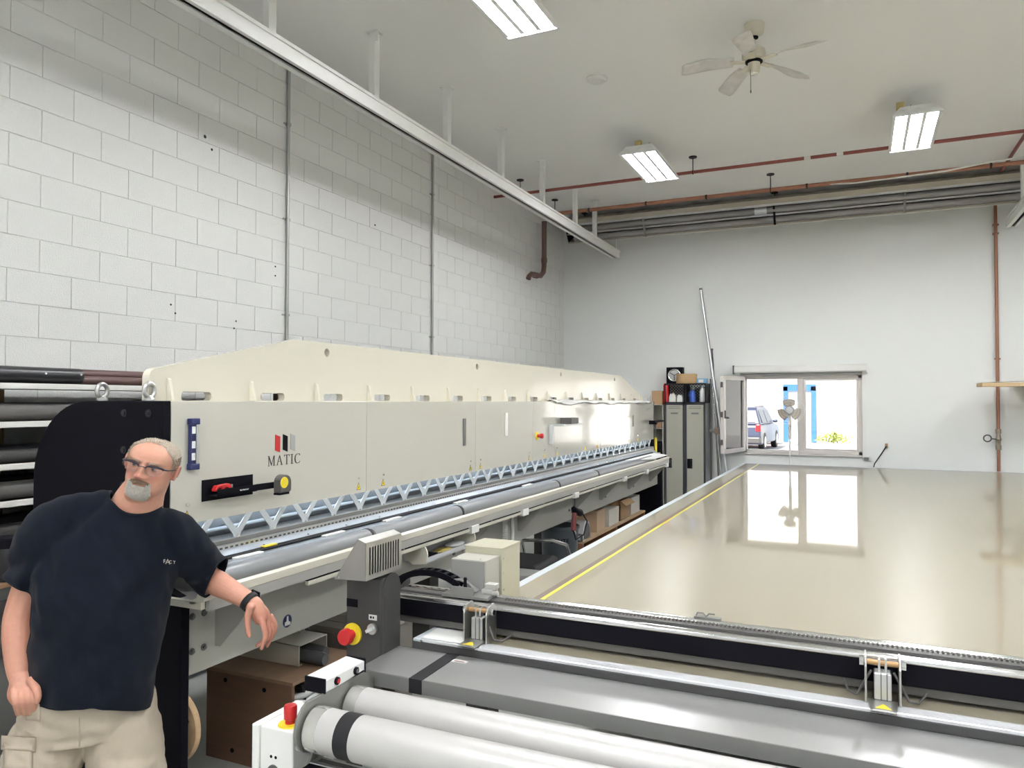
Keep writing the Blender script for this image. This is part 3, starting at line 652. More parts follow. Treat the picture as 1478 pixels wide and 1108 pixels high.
obj('body', MB().prism([(2.365, 1.478), (2.375, 1.492), (2.44, 1.496), (2.45, 1.485), (2.45, 1.465), (2.438, 1.465), (2.432, 1.48), (2.415, 1.48), (2.41, 1.462), (2.398, 1.462), (2.395, 1.482), (2.378, 1.480), (2.374, 1.468), (2.365, 1.468)], 'x', -2.482, -2.455), M_red, cl, bevel=.002)
obj('jaw_pad', MB().box(-2.48, -2.457, 2.451, 2.459, 1.455, 1.490), M_mgrey, cl)
obj('spring', MB().box(-2.478, -2.459, 2.40, 2.43, 1.4525, 1.463), M_mgrey, cl)
tm = thing('tape_measure', 'black and yellow tape measure clipped to the end of the tool tray', 'tape measure', (-2.42, 2.72, 1.43))
tp = arc(2.725, 1.475, .036, 180, 0, 10) + [(2.761, 1.438), (2.752, 1.430), (2.69, 1.430), (2.689, 1.44)]
obj('case', MB().prism(tp, 'x', -2.4405, -2.396), M_dgrey, tm, bevel=.005)
obj('face', MB().lathe([(.026, -2.3962), (.024, -2.394)], (0, 2.712, 1.476), 'x', 20), M_yellow, tm)
obj('belt_foot', MB().box(-2.435, -2.40, 2.685, 2.75, 1.420, 1.430), M_black, tm)
# ================================================================== CUTTING TABLE
TX0, TX1, TYN, TYF, TZ = -1.54, 2.55, 2.455, 11.45, .95
def table_mat():
    m = bpy.data.materials.new('glossy_table_film'); m.use_nodes = True
    n = m.node_tree.nodes; l = m.node_tree.links; p = n['Principled BSDF']
    tc = n.new('ShaderNodeTexCoord')
    def noise(sc, vs, det=3):
        mp = n.new('ShaderNodeMapping'); mp.inputs['Scale'].default_value = vs; l.new(tc.outputs['Object'], mp.inputs[0])
        z = n.new('ShaderNodeTexNoise'); z.inputs['Scale'].default_value = sc; z.inputs['Detail'].default_value = det; l.new(mp.outputs[0], z.inputs['Vector']); return z
    big = noise(1.2, (1, .6, 1)); scr = noise(1., (.22, 130, 1), 1); yl = noise(1., (26, .12, 1), 1)
    mx = n.new('ShaderNodeMix'); mx.data_type = 'RGBA'; mx.inputs[6].default_value = (.32, .283, .205, 1); mx.inputs[7].default_value = (.385, .342, .257, 1)
    l.new(big.outputs[0], mx.inputs[0]); l.new(mx.outputs[2], p.inputs['Base Color'])
    ad = n.new('ShaderNodeMath'); ad.operation = 'ADD'; l.new(scr.outputs[0], ad.inputs[0]); l.new(yl.outputs[0], ad.inputs[1])
    tv = n.new('ShaderNodeCombineXYZ'); tv.inputs[1].default_value = 1.0; l.new(tv.outputs[0], p.inputs['Tangent'])
    p.inputs['Anisotropic'].default_value = .9; p.inputs['Specular IOR Level'].default_value = .5
    mr = n.new('ShaderNodeMapRange'); mr.inputs[3].default_value = .30; mr.inputs[4].default_value = .34; l.new(ad.outputs[0], mr.inputs[0]); mr.inputs[2].default_value = 2
    l.new(mr.outputs[0], p.inputs['Roughness'])
    p.inputs['Coat Weight'].default_value = .9; p.inputs['Coat Roughness'].default_value = .035; p.inputs['Coat IOR'].default_value = 1.5
    return m
M_table = table_mat()
tb = thing('cutting_table', 'wide cream cutting table with a glossy film surface', 'table', (.5, 7., 0))
obj('table_top', MB().box(TX0+.045, TX1-.045, TYN+.06, TYF-.03, TZ-.05, TZ), M_table, tb)
M_edge = mat('edge_aluminium', (.62, .66, .70), .4, .3, var=.03)
obj('edge_profile', MB().box(TX0, TX0+.044, TYN, TYF, TZ-.075, TZ+.003), M_edge, tb, bevel=.002)
obj('edge_profile', MB().box(TX1-.044, TX1, TYN, TYF, TZ-.075, TZ+.003), M_edge, tb, bevel=.002)
obj('edge_profile', MB().box(TX0, TX1, TYF-.03, TYF, TZ-.075, TZ+.004), M_edge, tb, bevel=.002)
obj('front_strip', MB().box(TX0+.03, TX1, TYN, TYN+.06, TZ-.012, TZ+.004), mat('front_strip_white', (.82, .83, .85), .25, .4), tb, bevel=.003)
obj('front_face', MB().box(TX0, TX1, TYN-.004, TYN+.04, TZ-.075, TZ-.006), mat('front_face_grey', (.045, .045, .045), .45), tb, bevel=.002)
obj('paper_corner', MB().add([(-1.51, 2.47, TZ+.005), (-1.30, 2.47, TZ+.0052), (-1.34, 2.66, TZ+.005), (-1.52, 2.67, TZ+.005)], [(0, 1, 2, 3)]), M_white, tb, solid=.001)
obj('yellow_stripe', MB().box(-1.323, -1.303, TYN+.06, TYF-.03, TZ, TZ+.0012), mat('yellow_tape', (.80, .70, .06), .35, coat=.6), tb)
obj('brown_stripe', MB().box(-1.356, -1.3235, TYN+.06, TYF-.03, TZ, TZ+.0010), mat('brown_tape', (.17, .12, .10), .35, coat=.6), tb)
obj('side_skirt', MB().box(TX0+.01, TX0+.03, TYN+.02, TYF-.02, .80, TZ-.075), M_mgrey, tb)
obj('underframe', MB().box(TX0+.04, TX1-.04, TYN+.1, TYF-.05, .78, TZ-.055), M_dgrey, tb)
lm = MB().box(-.05, .05, -.05, .05, 0, .78).mesh('leg')
for x in (TX0+.12, .5, TX1-.12):
    for y in (2.8, 5.0, 7.2, 9.4, 11.2): link('leg', lm, M_dgrey, tb, Vector((x, y, 0))-tb.location)

# ================================================================== GANTRY OVER THE TABLE
g = thing('cutting_gantry', 'black and grey gantry beam with toothed rail spanning the cutting table', 'gantry', (.3, 2.65, TZ+.012))
GX0, GX1, GY = -1.735, 2.75, 2.585
obj('beam', MB().box(GX0, GX1, GY, GY+.15, .99, 1.062), M_black, g, bevel=.004)
obj('lower_rail', MB().box(GX0+.01, GX1, GY+.008, GY+.14, .963, .997), mat('rail_taupe', (.085, .08, .075), .4), g, bevel=.003)
obj('front_rod', MB().tube([(GX0+.03, GY+.008, 1.066), (GX1, GY+.008, 1.066)], .013, 12), M_chrome, g, smooth=60)
obj('guide_strip', MB().box(GX0+.02, GX1, GY+.02, GY+.045, 1.062, 1.070), M_alu, g)
obj('belt_channel', MB().box(GX0+.02, GX1, GY+.045, GY+.09, 1.062, 1.080), M_dgrey, g)
obj('rear_rod', MB().tube([(GX0+.03, GY+.105, 1.078), (GX1, GY+.105, 1.078)], .012, 12), M_chrome, g, smooth=60)
tt = MB()
for k in range(290): tt.box(-1.25+k*.0138, -1.25+k*.0138+.007, GY+.072, GY+.086, 1.080, 1.086)
o = obj('belt_teeth', tt, mat('belt_rubber', (.11, .10, .09), .5), g); o['kind'] = 'stuff'
obj('end_plate', MB().box(GX0-.012, GX0, GY-.005, GY+.16, .958, 1.10), M_dgrey, g, bevel=.003)
obj('roller_track', MB().box(GX0+.0, GX0+.16, GY+.16, GY+.26, .955, 1.02), M_dgrey, g, bevel=.004)
obj('rail_stop', MB().box(-.53, -.44, GY+.10, GY+.125, 1.085, 1.097).tube([(-.525, GY+.112, 1.095), (-.52, GY+.112, 1.108), (-.50, GY+.112, 1.108), (-.49, GY+.112, 1.097), (-.48, GY+.112, 1.108), (-.46, GY+.112, 1.108)], .003, 6), M_mgrey, g)
# cutting head: two boxes, drag chain, valve block
hb = obj('head_cover', MB().box(-1.535, -1.36, 2.86, 3.045, .965, 1.229), mat('head_cream', (.46, .44, .34), .35), g, bevel=.003)
obj('head_cover_lid', MB().box(-1.537, -1.358, 2.857, 3.047, 1.228, 1.234), MATS['head_cream'], hb)
for z in (1.0, 1.06, 1.13, 1.19): obj('screw', MB().lathe([(.005, -1.361), (.005, -1.355)], (0, 2.872, z), 'x', 8), M_chrome, hb)
hf = obj('motor_box', MB().box(-1.527, -1.37, 2.725, 2.857, 1.085, 1.205), mat('motor_beige', (.42, .41, .37), .35), g, bevel=.002)
obj('motor_box_face', MB().box(-1.523, -1.374, 2.720, 2.725, 1.088, 1.202), mat('grey_cover', (.27, .265, .255), .35), hf)
for x in (-1.51, -1.40): obj('screw', MB().lathe([(.004, 1.205), (.004, 1.210)], (x, 2.74, 0), 'z', 8), M_chrome, hf)
obj('head_carriage', MB().box(-1.53, -1.37, 2.69, 2.86, 1.02, 1.085), M_dgrey, g, bevel=.003)
obj('valve_block', MB().box(-1.352, -1.300, 2.655, 2.70, 1.085, 1.112).box(-1.342, -1.295, 2.66, 2.70, 1.112, 1.132).tube([(-1.30, 2.65, 1.10), (-1.275, 2.65, 1.105)], .008, 8), mat('pale_valve', (.60, .59, .57), .3, .5), g, bevel=.002)
obj('carriage_plate', MB().box(-1.50, -1.30, 2.60, 2.69, 1.082, 1.094).box(-1.46, -1.36, 2.604, 2.610, 1.085, 1.125), M_mgrey, g, bevel=.002)
obj('carriage_knob', MB().lathe([(.008, 1.12), (.006, 1.15)], (-1.405, 2.62, 0), 'z', 10).ball((-1.405, 2.62, 1.153), .008, 10, 6), M_black, g)
# drag chain links
path = [(-1.755, 1.00), (-1.763, 1.03), (-1.762, 1.058), (-1.752, 1.085), (-1.734, 1.106), (-1.710, 1.124), (-1.682, 1.138), (-1.652, 1.148), (-1.620, 1.155), (-1.588, 1.158), (-1.556, 1.158), (-1.524, 1.154), (-1.494, 1.146), (-1.466, 1.134), (-1.442, 1.118)]
for i, ((x0, z0), (x1, z1)) in enumerate(zip(path, path[1:])):
    m = MB()
    for yy in (2.632, 2.672): m.bar((x0, yy, z0), (x1, yy, z1), .006, .024, up=(0, 0, 1) if abs(z1-z0) < abs(x1-x0) else (1, 0, 0))
    d_ = Vector((x1-x0, 0, z1-z0)).normalized(); nn = Vector((-d_.z, 0, d_.x)); c_ = Vector(((x0+x1)/2, 2.652, (z0+z1)/2))+nn*.011*(1 if nn.z > 0 or nn.x < 0 else -1)
    m.bar(c_+Vector((0, -.022, 0)), c_+Vector((0, .022, 0)), .012, .003, up=nn)
    obj('chain_link', m, M_black, g)
hs = MB()
for k in range(5): hs.tube([(-1.50+.012*k, 2.635+.008*k, 1.138), (-1.44, 2.64+.008*k, 1.142), (-1.40, 2.645+.008*k, 1.128-.004*k), (-1.375, 2.65+.008*k, 1.098)], .0038, 6)
o = obj('air_hoses', hs, M_mgrey, g, smooth=60); o['kind'] = 'stuff'
obj('green_hose', MB().tube([(-1.74, 2.60, .985), (-1.70, 2.61, .992), (-1.68, 2.62, 1.0)], .008, 8), mat('green_hose', (.05, .38, .08), .4), g, smooth=60)
# two pneumatic clamps on the front
def clamp(xc):
    w_, y0, y1 = .049, 2.50, 2.583
    m = MB(); sp = [(y0, .945), (y1, .945), (y1, 1.075), (y1-.02, 1.092), (y0+.015, 1.085), (y0, 1.06)]
    m.prism(sp, 'x', xc-w_, xc-w_+.006); m.prism(sp, 'x', xc+w_-.006, xc+w_); m.box(xc-w_, xc+w_, y0, y1, .941, .947)
    c = obj('pneumatic_clamp', m, mat('clamp_steel', (.50, .49, .47), .35, .9), g, bevel=.0015)
    obj('pivot_pin', MB().tube([(xc-w_-.012, 2.535, 1.066), (xc+w_+.012, 2.535, 1.066)], .0085, 10), mat('brass_pin', (.40, .25, .12), .4, .7), c, smooth=60)
    for s in (-1, 1): obj('pin_nut', MB().lathe([(.013, -.006), (.013, .006)], (xc+s*(w_+.008), 2.535, 1.066), 'x', 6), M_chrome, c)
    obj('cylinder', MB().box(xc-.024, xc+.024, 2.515, 2.56, .962, 1.042), M_alu, c, bevel=.004)
    obj('cylinder_groove', MB().box(xc-.006, xc-.003, 2.5135, 2.516, .962, 1.042).box(xc+.010, xc+.013, 2.5135, 2.516, .962, 1.042), M_mgrey, c)
    obj('rod_fork', MB().box(xc-.012, xc-.006, 2.525, 2.548, 1.042, 1.078).box(xc+.006, xc+.012, 2.525, 2.548, 1.042, 1.078), M_alu, c)
    obj('piston', MB().lathe([(.010, .946), (.010, .962)], (xc, 2.535, 0), 'z', 10), M_black, c)
    f_ = obj('press_foot', MB().prism([(xc-.034, 2.43), (xc+.034, 2.43), (xc+.04, 2.52), (xc-.04, 2.52)], 'z', .957, .962), MATS['clamp_steel'], c, bevel=.001)
    obj('foot_pad', MB().box(xc-.034, xc+.034, 2.43, 2.452, .9555, .957), M_black, f_)
    obj('warning_sticker', MB().prism([(xc-.022, 2.446), (xc+.022, 2.446), (xc, 2.484)], 'z', .962, .9628), M_yellow, f_)
    obj('air_hose', MB().tube([(xc+.03, 2.54, 1.04), (xc+.055, 2.52, 1.0), (xc+.07, 2.52, .968), (xc+.095, 2.535, .962), (xc+.12, 2.575, .98)], .004, 8), M_dgrey, c, smooth=60)
    if xc > -1: obj('air_hose', MB().tube([(xc-.03, 2.54, 1.04), (xc-.055, 2.52, 1.0), (xc-.07, 2.52, .968), (xc-.095, 2.535, .97), (xc-.105, 2.575, .99)], .004, 8), M_dgrey, c, smooth=60)
clamp(-1.30); clamp(.060)

# ================================================================== CONTROL PILLAR WITH VENT HOOD
cp = thing('control_pillar', 'dark grey pillar with red emergency stop under a slotted steel vent hood', 'pillar', (-1.68, 2.4, 0))
obj('column', MB().box(-1.77, -1.605, 2.345, 2.44, 0, 1.195), mat('pillar_grey', (.05, .048, .047), .4, .2), cp, bevel=.01)
obj('side_plate', MB().prism([(2.345, .80)]+[(2.345, 1.15)]+arc(2.40, 1.15, .055, 180, 0, 8)+[(2.455, .80)], 'x', -1.605, -1.598), MATS['pillar_grey'], cp)
pb = obj('stop_plate', MB().lathe([(.040, 2.336), (.040, 2.3455)], (-1.735, 0, .975), 'y', 24), M_yellow, cp)
obj('stop_button', MB().lathe([(.027, 2.285), (.030, 2.292), (.030, 2.310), (.018, 2.316), (.018, 2.336)], (-1.735, 0, .975), 'y', 20), M_red, pb, smooth=40)
kk = obj('key_switch', MB().lathe([(.020, 2.334), (.020, 2.3455)], (-1.645, 0, 1.005), 'y', 16), M_steel, cp)
obj('switch_lever', MB().bar((-1.662, 2.328, .997), (-1.632, 2.328, 1.014), .014, .012), M_plast, kk)
obj('switch_label', MB().box(-1.664, -1.628, 2.3435, 2.3452, 1.036, 1.056), M_white, cp)
obj('label_mark', MB().box(-1.658, -1.650, 2.3428, 2.3436, 1.042, 1.050).box(-1.646, -1.640, 2.3428, 2.3436, 1.042, 1.050), M_black, cp)
obj('socket_recess', MB().box(-1.765, -1.715, 2.3435, 2.3455, 1.075, 1.105), M_black, cp)
# vent hood: slotted face towards the table, sloping behind, closed ends
HY0, HY1 = 2.235, 2.462
slots = [rrect(HY0+.018+.0166*k, HY0+.027+.0166*k, 1.224, 1.325, .0042, 2) for k in range(12)]
hm = curve_mesh('hood', [[(HY0, 1.208), (HY1, 1.208), (HY1, 1.342), (HY0, 1.342)]]+slots, .003, lambda u, v, w_: (-1.60+w_, u, v))
vh = obj('vent_hood', hm, M_steel, cp, label='brushed steel hood with vertical slots')
hp = [(-1.602, 1.208), (-1.602, 1.342), (-1.634, 1.354), (-1.735, 1.203)]
M_steel2 = mat('dull_steel', (.36, .345, .325), .42, .85, var=.08, scale=5)
obj('hood_end', MB().prism(hp, 'y', HY0-.002, HY0), M_steel2, vh)
obj('hood_end', MB().prism(hp, 'y', HY1, HY1+.002), M_steel2, vh)
obj('hood_back', MB().add([(x, y, z) for y in (HY0, HY1) for x, z in hp[1:]], [(0, 1, 4, 3), (1, 2, 5, 4)]), M_steel, vh, solid=.002)
obj('hood_inside', MB().box(-1.64, -1.625, HY0+.01, HY1-.01, 1.215, 1.335), M_black, vh)
obj('hood_rivet', MB().lathe([(.004, HY0-.004), (.004, HY0-.001)], (-1.715, 0, 1.212), 'y', 8), M_chrome, vh)

# ================================================================== ROLL FEEDER IN FRONT OF THE TABLE
rf = thing('roll_feeder', 'aluminium framed feeder with two grey rollers in front of the cutting table', 'machine', (.4, 2.05, 0))
M_slide = mat('slide_steel', (.44, .44, .435), .32, .7, var=.05, scale=1.2)
M_roller = mat('roller_grey', (.52, .505, .495), .38, .25, var=.02)
FX0, FX1 = -1.60, 2.4
obj('slide_plate', MB().add([(FX0, 2.19, .914), (FX1, 2.19, .914), (FX1, 2.448, .918), (FX0, 2.448, .918), (FX0, 2.19, .906), (FX1, 2.19, .906), (FX1, 2.448, .906), (FX0, 2.448, .906)],
    [(0, 1, 2, 3), (7, 6, 5, 4), (0, 4, 5, 1), (1, 5, 6, 2), (2, 6, 7, 3), (3, 7, 4, 0)]), M_slide, rf)
obj('slide_lip', MB().box(FX0, FX1, 2.184, 2.19, .868, .915), mat('slide_lip_grey', (.20, .20, .195), .4, .3), rf)
obj('slide_strap', MB().add([(-1.385, 2.183, .9155), (-1.335, 2.183, .9155), (-1.335, 2.448, .920), (-1.385, 2.448, .920), (-1.385, 2.183, .868), (-1.335, 2.183, .868)], [(0, 1, 2, 3), (0, 4, 5, 1)]), M_rubber, rf, solid=.002)
tg = obj('safety_label', MB().add([(-1.365, 2.38, .9185), (-1.275, 2.38, .9185), (-1.275, 2.405, .9188), (-1.365, 2.405, .9188)], [(0, 1, 2, 3)]), mat('pale_label', (.66, .62, .60), .5), rf)
obj('label_print', MB().add([(-1.358+.02*k, 2.386, .9191) for k in (0, 1)]+[(-1.338, 2.4, .9193), (-1.358, 2.4, .9193)], [(0, 1, 2, 3)]).add([(-1.325, 2.386, .9191), (-1.285, 2.386, .9191), (-1.285, 2.394, .9193), (-1.325, 2.394, .9193)], [(0, 1, 2, 3)]), mat('label_ink', (.25, .15, .15), .5), tg)
for yc, zc, rr, nm in ((1.865, .848, .066, 0), (2.055, .852, .060, 1)):
    x0 = -1.505
    r_ = obj('roller', MB().tube([(x0, yc, zc), (x0+.006, yc, zc), (x0+.028, yc, zc), (FX1-.1, yc, zc)], [rr*.9, rr*.97, rr, rr], 40), M_roller, rf, smooth=40)
    obj('roller_end_ring', MB().tube([(x0-.012, yc, zc), (x0+.012, yc, zc), (x0+.034, yc, zc)], [rr*1.0, rr*1.02, rr*1.015], 40), mat('ring_steel', (.66, .65, .62), .25, .7), r_, smooth=40)
    if nm == 0: obj('roller_band', MB().tube([(-1.405, yc, zc), (-1.352, yc, zc)], rr*1.008, 40), M_rubber, r_, smooth=40)
    obj('axle', MB().tube([(x0-.04, yc, zc), (x0, yc, zc)], .02, 14), M_black, r_, smooth=60)
bp = arc(1.865, .86, .082, 270, 110, 10) + [(1.93, .935), (2.12, .945), (2.18, .90), (2.18, .74), (1.84, .74)]
obj('side_bracket', MB().prism(bp, 'x', -1.535, -1.525), mat('bracket_grey', (.20, .20, .185), .38, .3), rf, bevel=.002)
obj('side_bracket', MB().prism(bp, 'x', FX1-.06, FX1-.05), MATS['bracket_grey'], rf)
bx = obj('button_box', MB().prism([(-1.60, .935), (-1.525, .935), (-1.525, .972), (-1.60, .978)], 'y', 1.92, 2.125), M_white, rf, bevel=.002)
obj('box_end', MB().box(-1.602, -1.523, 1.914, 1.920, .933, .979), M_navy if False else M_black, bx)
obj('box_end', MB().box(-1.602, -1.523, 2.125, 2.130, .933, .979), M_black, bx)
for y, c_ in ((1.975, M_red), (2.075, M_dgrey)):
    b_ = obj('button_bezel', MB().lathe([(.013, -1.526), (.013, -1.519), (.010, -1.517)], (0, y, .955), 'x', 8), M_black, bx)
    obj('button', MB().lathe([(.008, -1.519), (.007, -1.515)], (0, y, .955), 'x', 12), c_, b_)
pc = obj('switch_cabinet', MB().box(-1.705, -1.575, 1.83, 2.03, .40, .838), M_white, rf, bevel=.004)
obj('cabinet_cover', MB().box(-1.735, -1.708, 1.825, 2.035, .40, .840), M_white, pc, bevel=.004)
es = obj('stop_collar', MB().lathe([(.038, .838), (.036, .8425)], (-1.625, 1.875, 0), 'z', 24), M_yellow, pc)
obj('stop_button', MB().lathe([(.016, .8425), (.016, .855), (.020, .857), (.0205, .892), (.018, .898), (.012, .900)], (-1.625, 1.875, 0), 'z', 20), M_red, es, smooth=40)
sl = obj('socket_label', MB().box(-1.668, -1.632, 1.8285, 1.8302, .742, .760), M_white, pc)
for x in (-1.659, -1.641): obj('socket_dot', MB().lathe([(.005, 1.8278), (.005, 1.829)], (x, 0, .751), 'y', 10), M_black, sl)
obj('round_socket', MB().lathe([(.022, 1.826), (.022, 1.8302)], (-1.65, 0, .705), 'y', 20).lathe([(.012, 1.824), (.012, 1.827)], (-1.65, 0, .705), 'y', 14), M_dgrey, pc)
obj('hinge_block', MB().box(-1.60, -1.55, 1.93, 1.96, .838, .862).tube([(-1.62, 1.97, .85), (-1.54, 1.92, .862)], .012, 10), M_alu, rf, bevel=.002)
obj('frame_rail', MB().box(-1.52, FX1-.06, 1.84, 1.885, .715, .757), M_alu, rf, bevel=.003)
obj('frame_rail_groove', MB().box(-1.50, FX1-.06, 1.838, 1.8402, .731, .741).box(-1.50, FX1-.06, 1.853, 1.872, .7572, .7578), M_dgrey, rf)
obj('frame_rail', MB().box(-1.575, -1.53, 1.84, 2.15, .78, .825), M_alu, rf, bevel=.003)
obj('frame_rail', MB().box(-1.52, FX1-.06, 2.11, 2.155, .715, .757), M_alu, rf, bevel=.003)
obj('corner_bracket', MB().box(-1.52, -1.44, 1.80, 1.84, .715, .755), M_black, rf, bevel=.004)
for x in (-1.50, FX1-.1):
    for y in (1.862, 2.132): obj('frame_leg', MB().box(x-.022, x+.022, y-.022, y+.022, 0, .715), M_alu, rf, bevel=.003)
# ================================================================== LOCKERS AND THINGS ON THEM
M_lockf = mat('locker_frame', (.045, .045, .055), .4); M_lockd = mat('locker_door', (.40, .39, .33), .4, var=.03)
lk = None
for i in range(2):
    x0 = -2.753+.3165*i; x1 = x0+.313
    t = thing('locker', ['tall beige locker next to the cardboard box, under the red cylinder and white jugs', 'tall beige locker beside the leaning poles, under the blue and white bottles'][i], 'locker', ((x0+x1)/2, 11.9, 0), 'pair of lockers')
    obj('body', MB().box(x0, x1, 11.715, 12.12, 0, 1.83), M_lockf if i == 0 else mat('locker_side', (.44, .45, .45), .4), t)
    obj('frame', MB().box(x0, x0+.028, 11.70, 11.716, 0, 1.83).box(x1-.028, x1, 11.70, 11.716, 0, 1.83).box(x0, x1, 11.70, 11.716, 1.80, 1.83).box(x0, x1, 11.70, 11.716, 0, .06), M_lockf, t)
    d = obj('door', MB().box(x0+.03, x1-.03, 11.695, 11.712, .065, 1.795), M_lockd, t, bevel=.003)
    for z in (1.765, 1.74): obj('vent_row', MB().prism([(x0+.06, z), (x1-.06, z), (x1-.065, z+.006), (x0+.065, z+.006)], 'y', 11.6935, 11.696), M_dgrey, d)
    obj('number_plate', MB().box(x0+.10, x1-.10, 11.6935, 11.6955, 1.655, 1.68), M_mgrey, d)
    h = obj('handle_recess', MB().box(x0+.035, x0+.115, 11.692, 11.696, .82, .97), M_black, d, bevel=.002)
    obj('handle_lever', MB().box(x0+.09, x0+.108, 11.685, 11.693, .84, .95), M_chrome, h, bevel=.002)
M_crate = mat('crate_black', (.02, .02, .024), .5)
def crate(x0, x1, label):
    z0, z1, y0, y1 = 1.83, 2.13, 11.72, 12.06
    t = thing('milk_crate', label, 'crate', ((x0+x1)/2, (y0+y1)/2, z0), 'black milk crates on the lockers')
    # lies on its side: open front, lattice back
    obj('shell', MB().box(x0, x0+.012, y0, y1, z0, z1).box(x1-.012, x1, y0, y1, z0, z1).box(x0, x1, y0, y1, z0, z0+.010).box(x0, x1, y0, y1, z1-.012, z1), M_crate, t, bevel=.003)
    m = MB()
    for k in range(-6, 9):
        for s in (1, -1):
            xa = x0+.02+k*.045
            pts = []
            for tt_ in np.linspace(0, 1, 15):
                xx = xa+s*(tt_*.27) + (0 if s > 0 else .27); zz = z0+.012+tt_*.275
                if x0+.01 <= xx <= x1-.01: pts.append((xx, y1-.02, zz))
            if len(pts) > 1: m.bar(pts[0], pts[-1], .008, .009)
    o_ = obj('lattice', m, M_crate, t); o_['kind'] = 'stuff'
    obj('rim', MB().box(x0, x1, y0, y0+.012, z1-.022, z1).box(x0, x1, y0, y0+.012, z0, z0+.014).box(x0, x0+.018, y0, y0+.012, z0, z1).box(x1-.018, x1, y0, y0+.012, z0, z1), M_crate, t)
crate(-2.755, -2.442, 'black milk crate on its side holding white jugs')
crate(-2.438, -2.115, 'black milk crate on its side holding the blue bottle')
sp = thing('speaker_box', 'black square speaker with a round silver grille standing on the crates', 'speaker', (-2.645, 12.0, 2.13))
obj('cabinet', MB().box(-2.775, -2.515, 11.93, 12.06, 2.13, 2.395), M_black, sp, bevel=.006)
obj('cone_ring', MB().tube([(-2.645+.092*math.cos(a), 11.925, 2.265+.092*math.sin(a)) for a in np.linspace(0, 2*PI, 33)[:-1]], .013, 8, closed=True), M_chrome, sp, smooth=60)
obj('cone', MB().lathe([(.085, 11.927), (.03, 11.922), (.028, 11.915)], (-2.645, 0, 2.265), 'y', 24), M_plast, sp, smooth=40)
m = MB()
for k in range(3): m.bar((-2.645, 11.912, 2.265), (-2.645+.09*math.cos(k*2.1+.5), 11.918, 2.265+.09*math.sin(k*2.1+.5)), .012, .006, up=(0, 1, 0))
obj('grille_spokes', m, M_dgrey, sp)
rb = thing('round_box', 'round bent-wood box lying beside the speaker on the crates', 'box', (-2.42, 11.755, 2.13))
obj('band', MB().lathe([(.155, 2.13), (.158, 2.135), (.158, 2.27), (.155, 2.275)], (-2.418, 11.755, 0), 'z', 32), wood('bent_wood', (.42, .27, .13), (.52, .36, .20), 4, (1, 1, 12)), rb, smooth=40)
obj('lid_rim', MB().lathe([(.160, 2.245), (.160, 2.275), (.150, 2.278)], (-2.418, 11.755, 0), 'z', 32), MATS['bent_wood'], rb, smooth=40)
bb_ = thing('tissue_box', 'small light blue and white box on the crates', 'box', (-2.185, 11.8, 2.13))
obj('carton', MB().box(-2.265, -2.11, 11.75, 11.85, 2.13, 2.205), mat('light_blue_card', (.20, .42, .62), .5), bb_, bevel=.003)
obj('carton_label', MB().box(-2.235, -2.16, 11.7485, 11.7502, 2.145, 2.19), M_white, bb_)
rc = thing('red_canister', 'tall red cylinder at the open mouth of the crate', 'canister', (-2.735, 11.67, 1.83))
obj('body', MB().lathe([(.040, 1.83), (.042, 1.835), (.042, 2.10), (.03, 2.13), (.018, 2.135)], (-2.742, 11.765, 0), 'z', 20), M_red, rc, smooth=40)
obj('cap', MB().lathe([(.02, 2.105), (.016, 2.115)], (-2.742, 11.765, 0), 'z', 12), M_black, rc)
def jug(x, w_, h, label, cap=M_white, name='jug', col=M_white, y=11.79):
    t = thing(name, label, name, (x, y, 1.84))
    z = 1.84
    obj('body', MB().prism([(x-w_/2, z), (x+w_/2, z), (x+w_/2, z+h*.55), (x+w_*.28, z+h*.85), (x-w_*.15, z+h*.85), (x-w_/2, z+h*.6)], 'y', y-.04, y+.04), col, t, bevel=.008)
    obj('cap', MB().lathe([(.016, z+h*.83), (.016, z+h)], (x+w_*.05, y, 0), 'z', 12), cap, t)
    obj('handle', MB().tube([(x-w_*.12, y, z+h*.80), (x-w_*.34, y, z+h*.86), (x-w_*.46, y, z+h*.60)], .008, 8), col, t, smooth=60)
jug(-2.64, .105, .15, 'wider white jug with a handle in the crate')
jug(-2.525, .09, .13, 'smaller white jug with a dark cap in the crate', M_dgrey)
bt = thing('spray_bottle', 'bright blue bottle with a pale cap in the crate', 'bottle', (-2.34, 11.80, 1.84))
obj('body', MB().lathe([(.045, 1.84), (.05, 1.845), (.05, 1.95), (.04, 1.99), (.018, 2.02), (.016, 2.035)], (-2.335, 11.80, 0), 'z', 18), M_blue, bt, smooth=40)
obj('cap', MB().lathe([(.022, 2.035), (.022, 2.07)], (-2.325, 11.80, 0), 'z', 12), M_plast, bt)
obj('handle', MB().tube([(-2.35, 11.78, 2.02), (-2.385, 11.78, 1.99), (-2.39, 11.78, 1.93)], .006, 8), M_blue, bt, smooth=60)
bt = thing('white_bottle', 'tall plain white bottle in the crate', 'bottle', (-2.18, 11.80, 1.84))
obj('body', MB().lathe([(.042, 1.84), (.046, 1.845), (.046, 2.02), (.03, 2.05), (.016, 2.065)], (-2.182, 11.80, 0), 'z', 18), M_white, bt, smooth=40)
obj('cap', MB().lathe([(.017, 2.065), (.017, 2.095)], (-2.182, 11.80, 0), 'z', 12), M_white, bt)
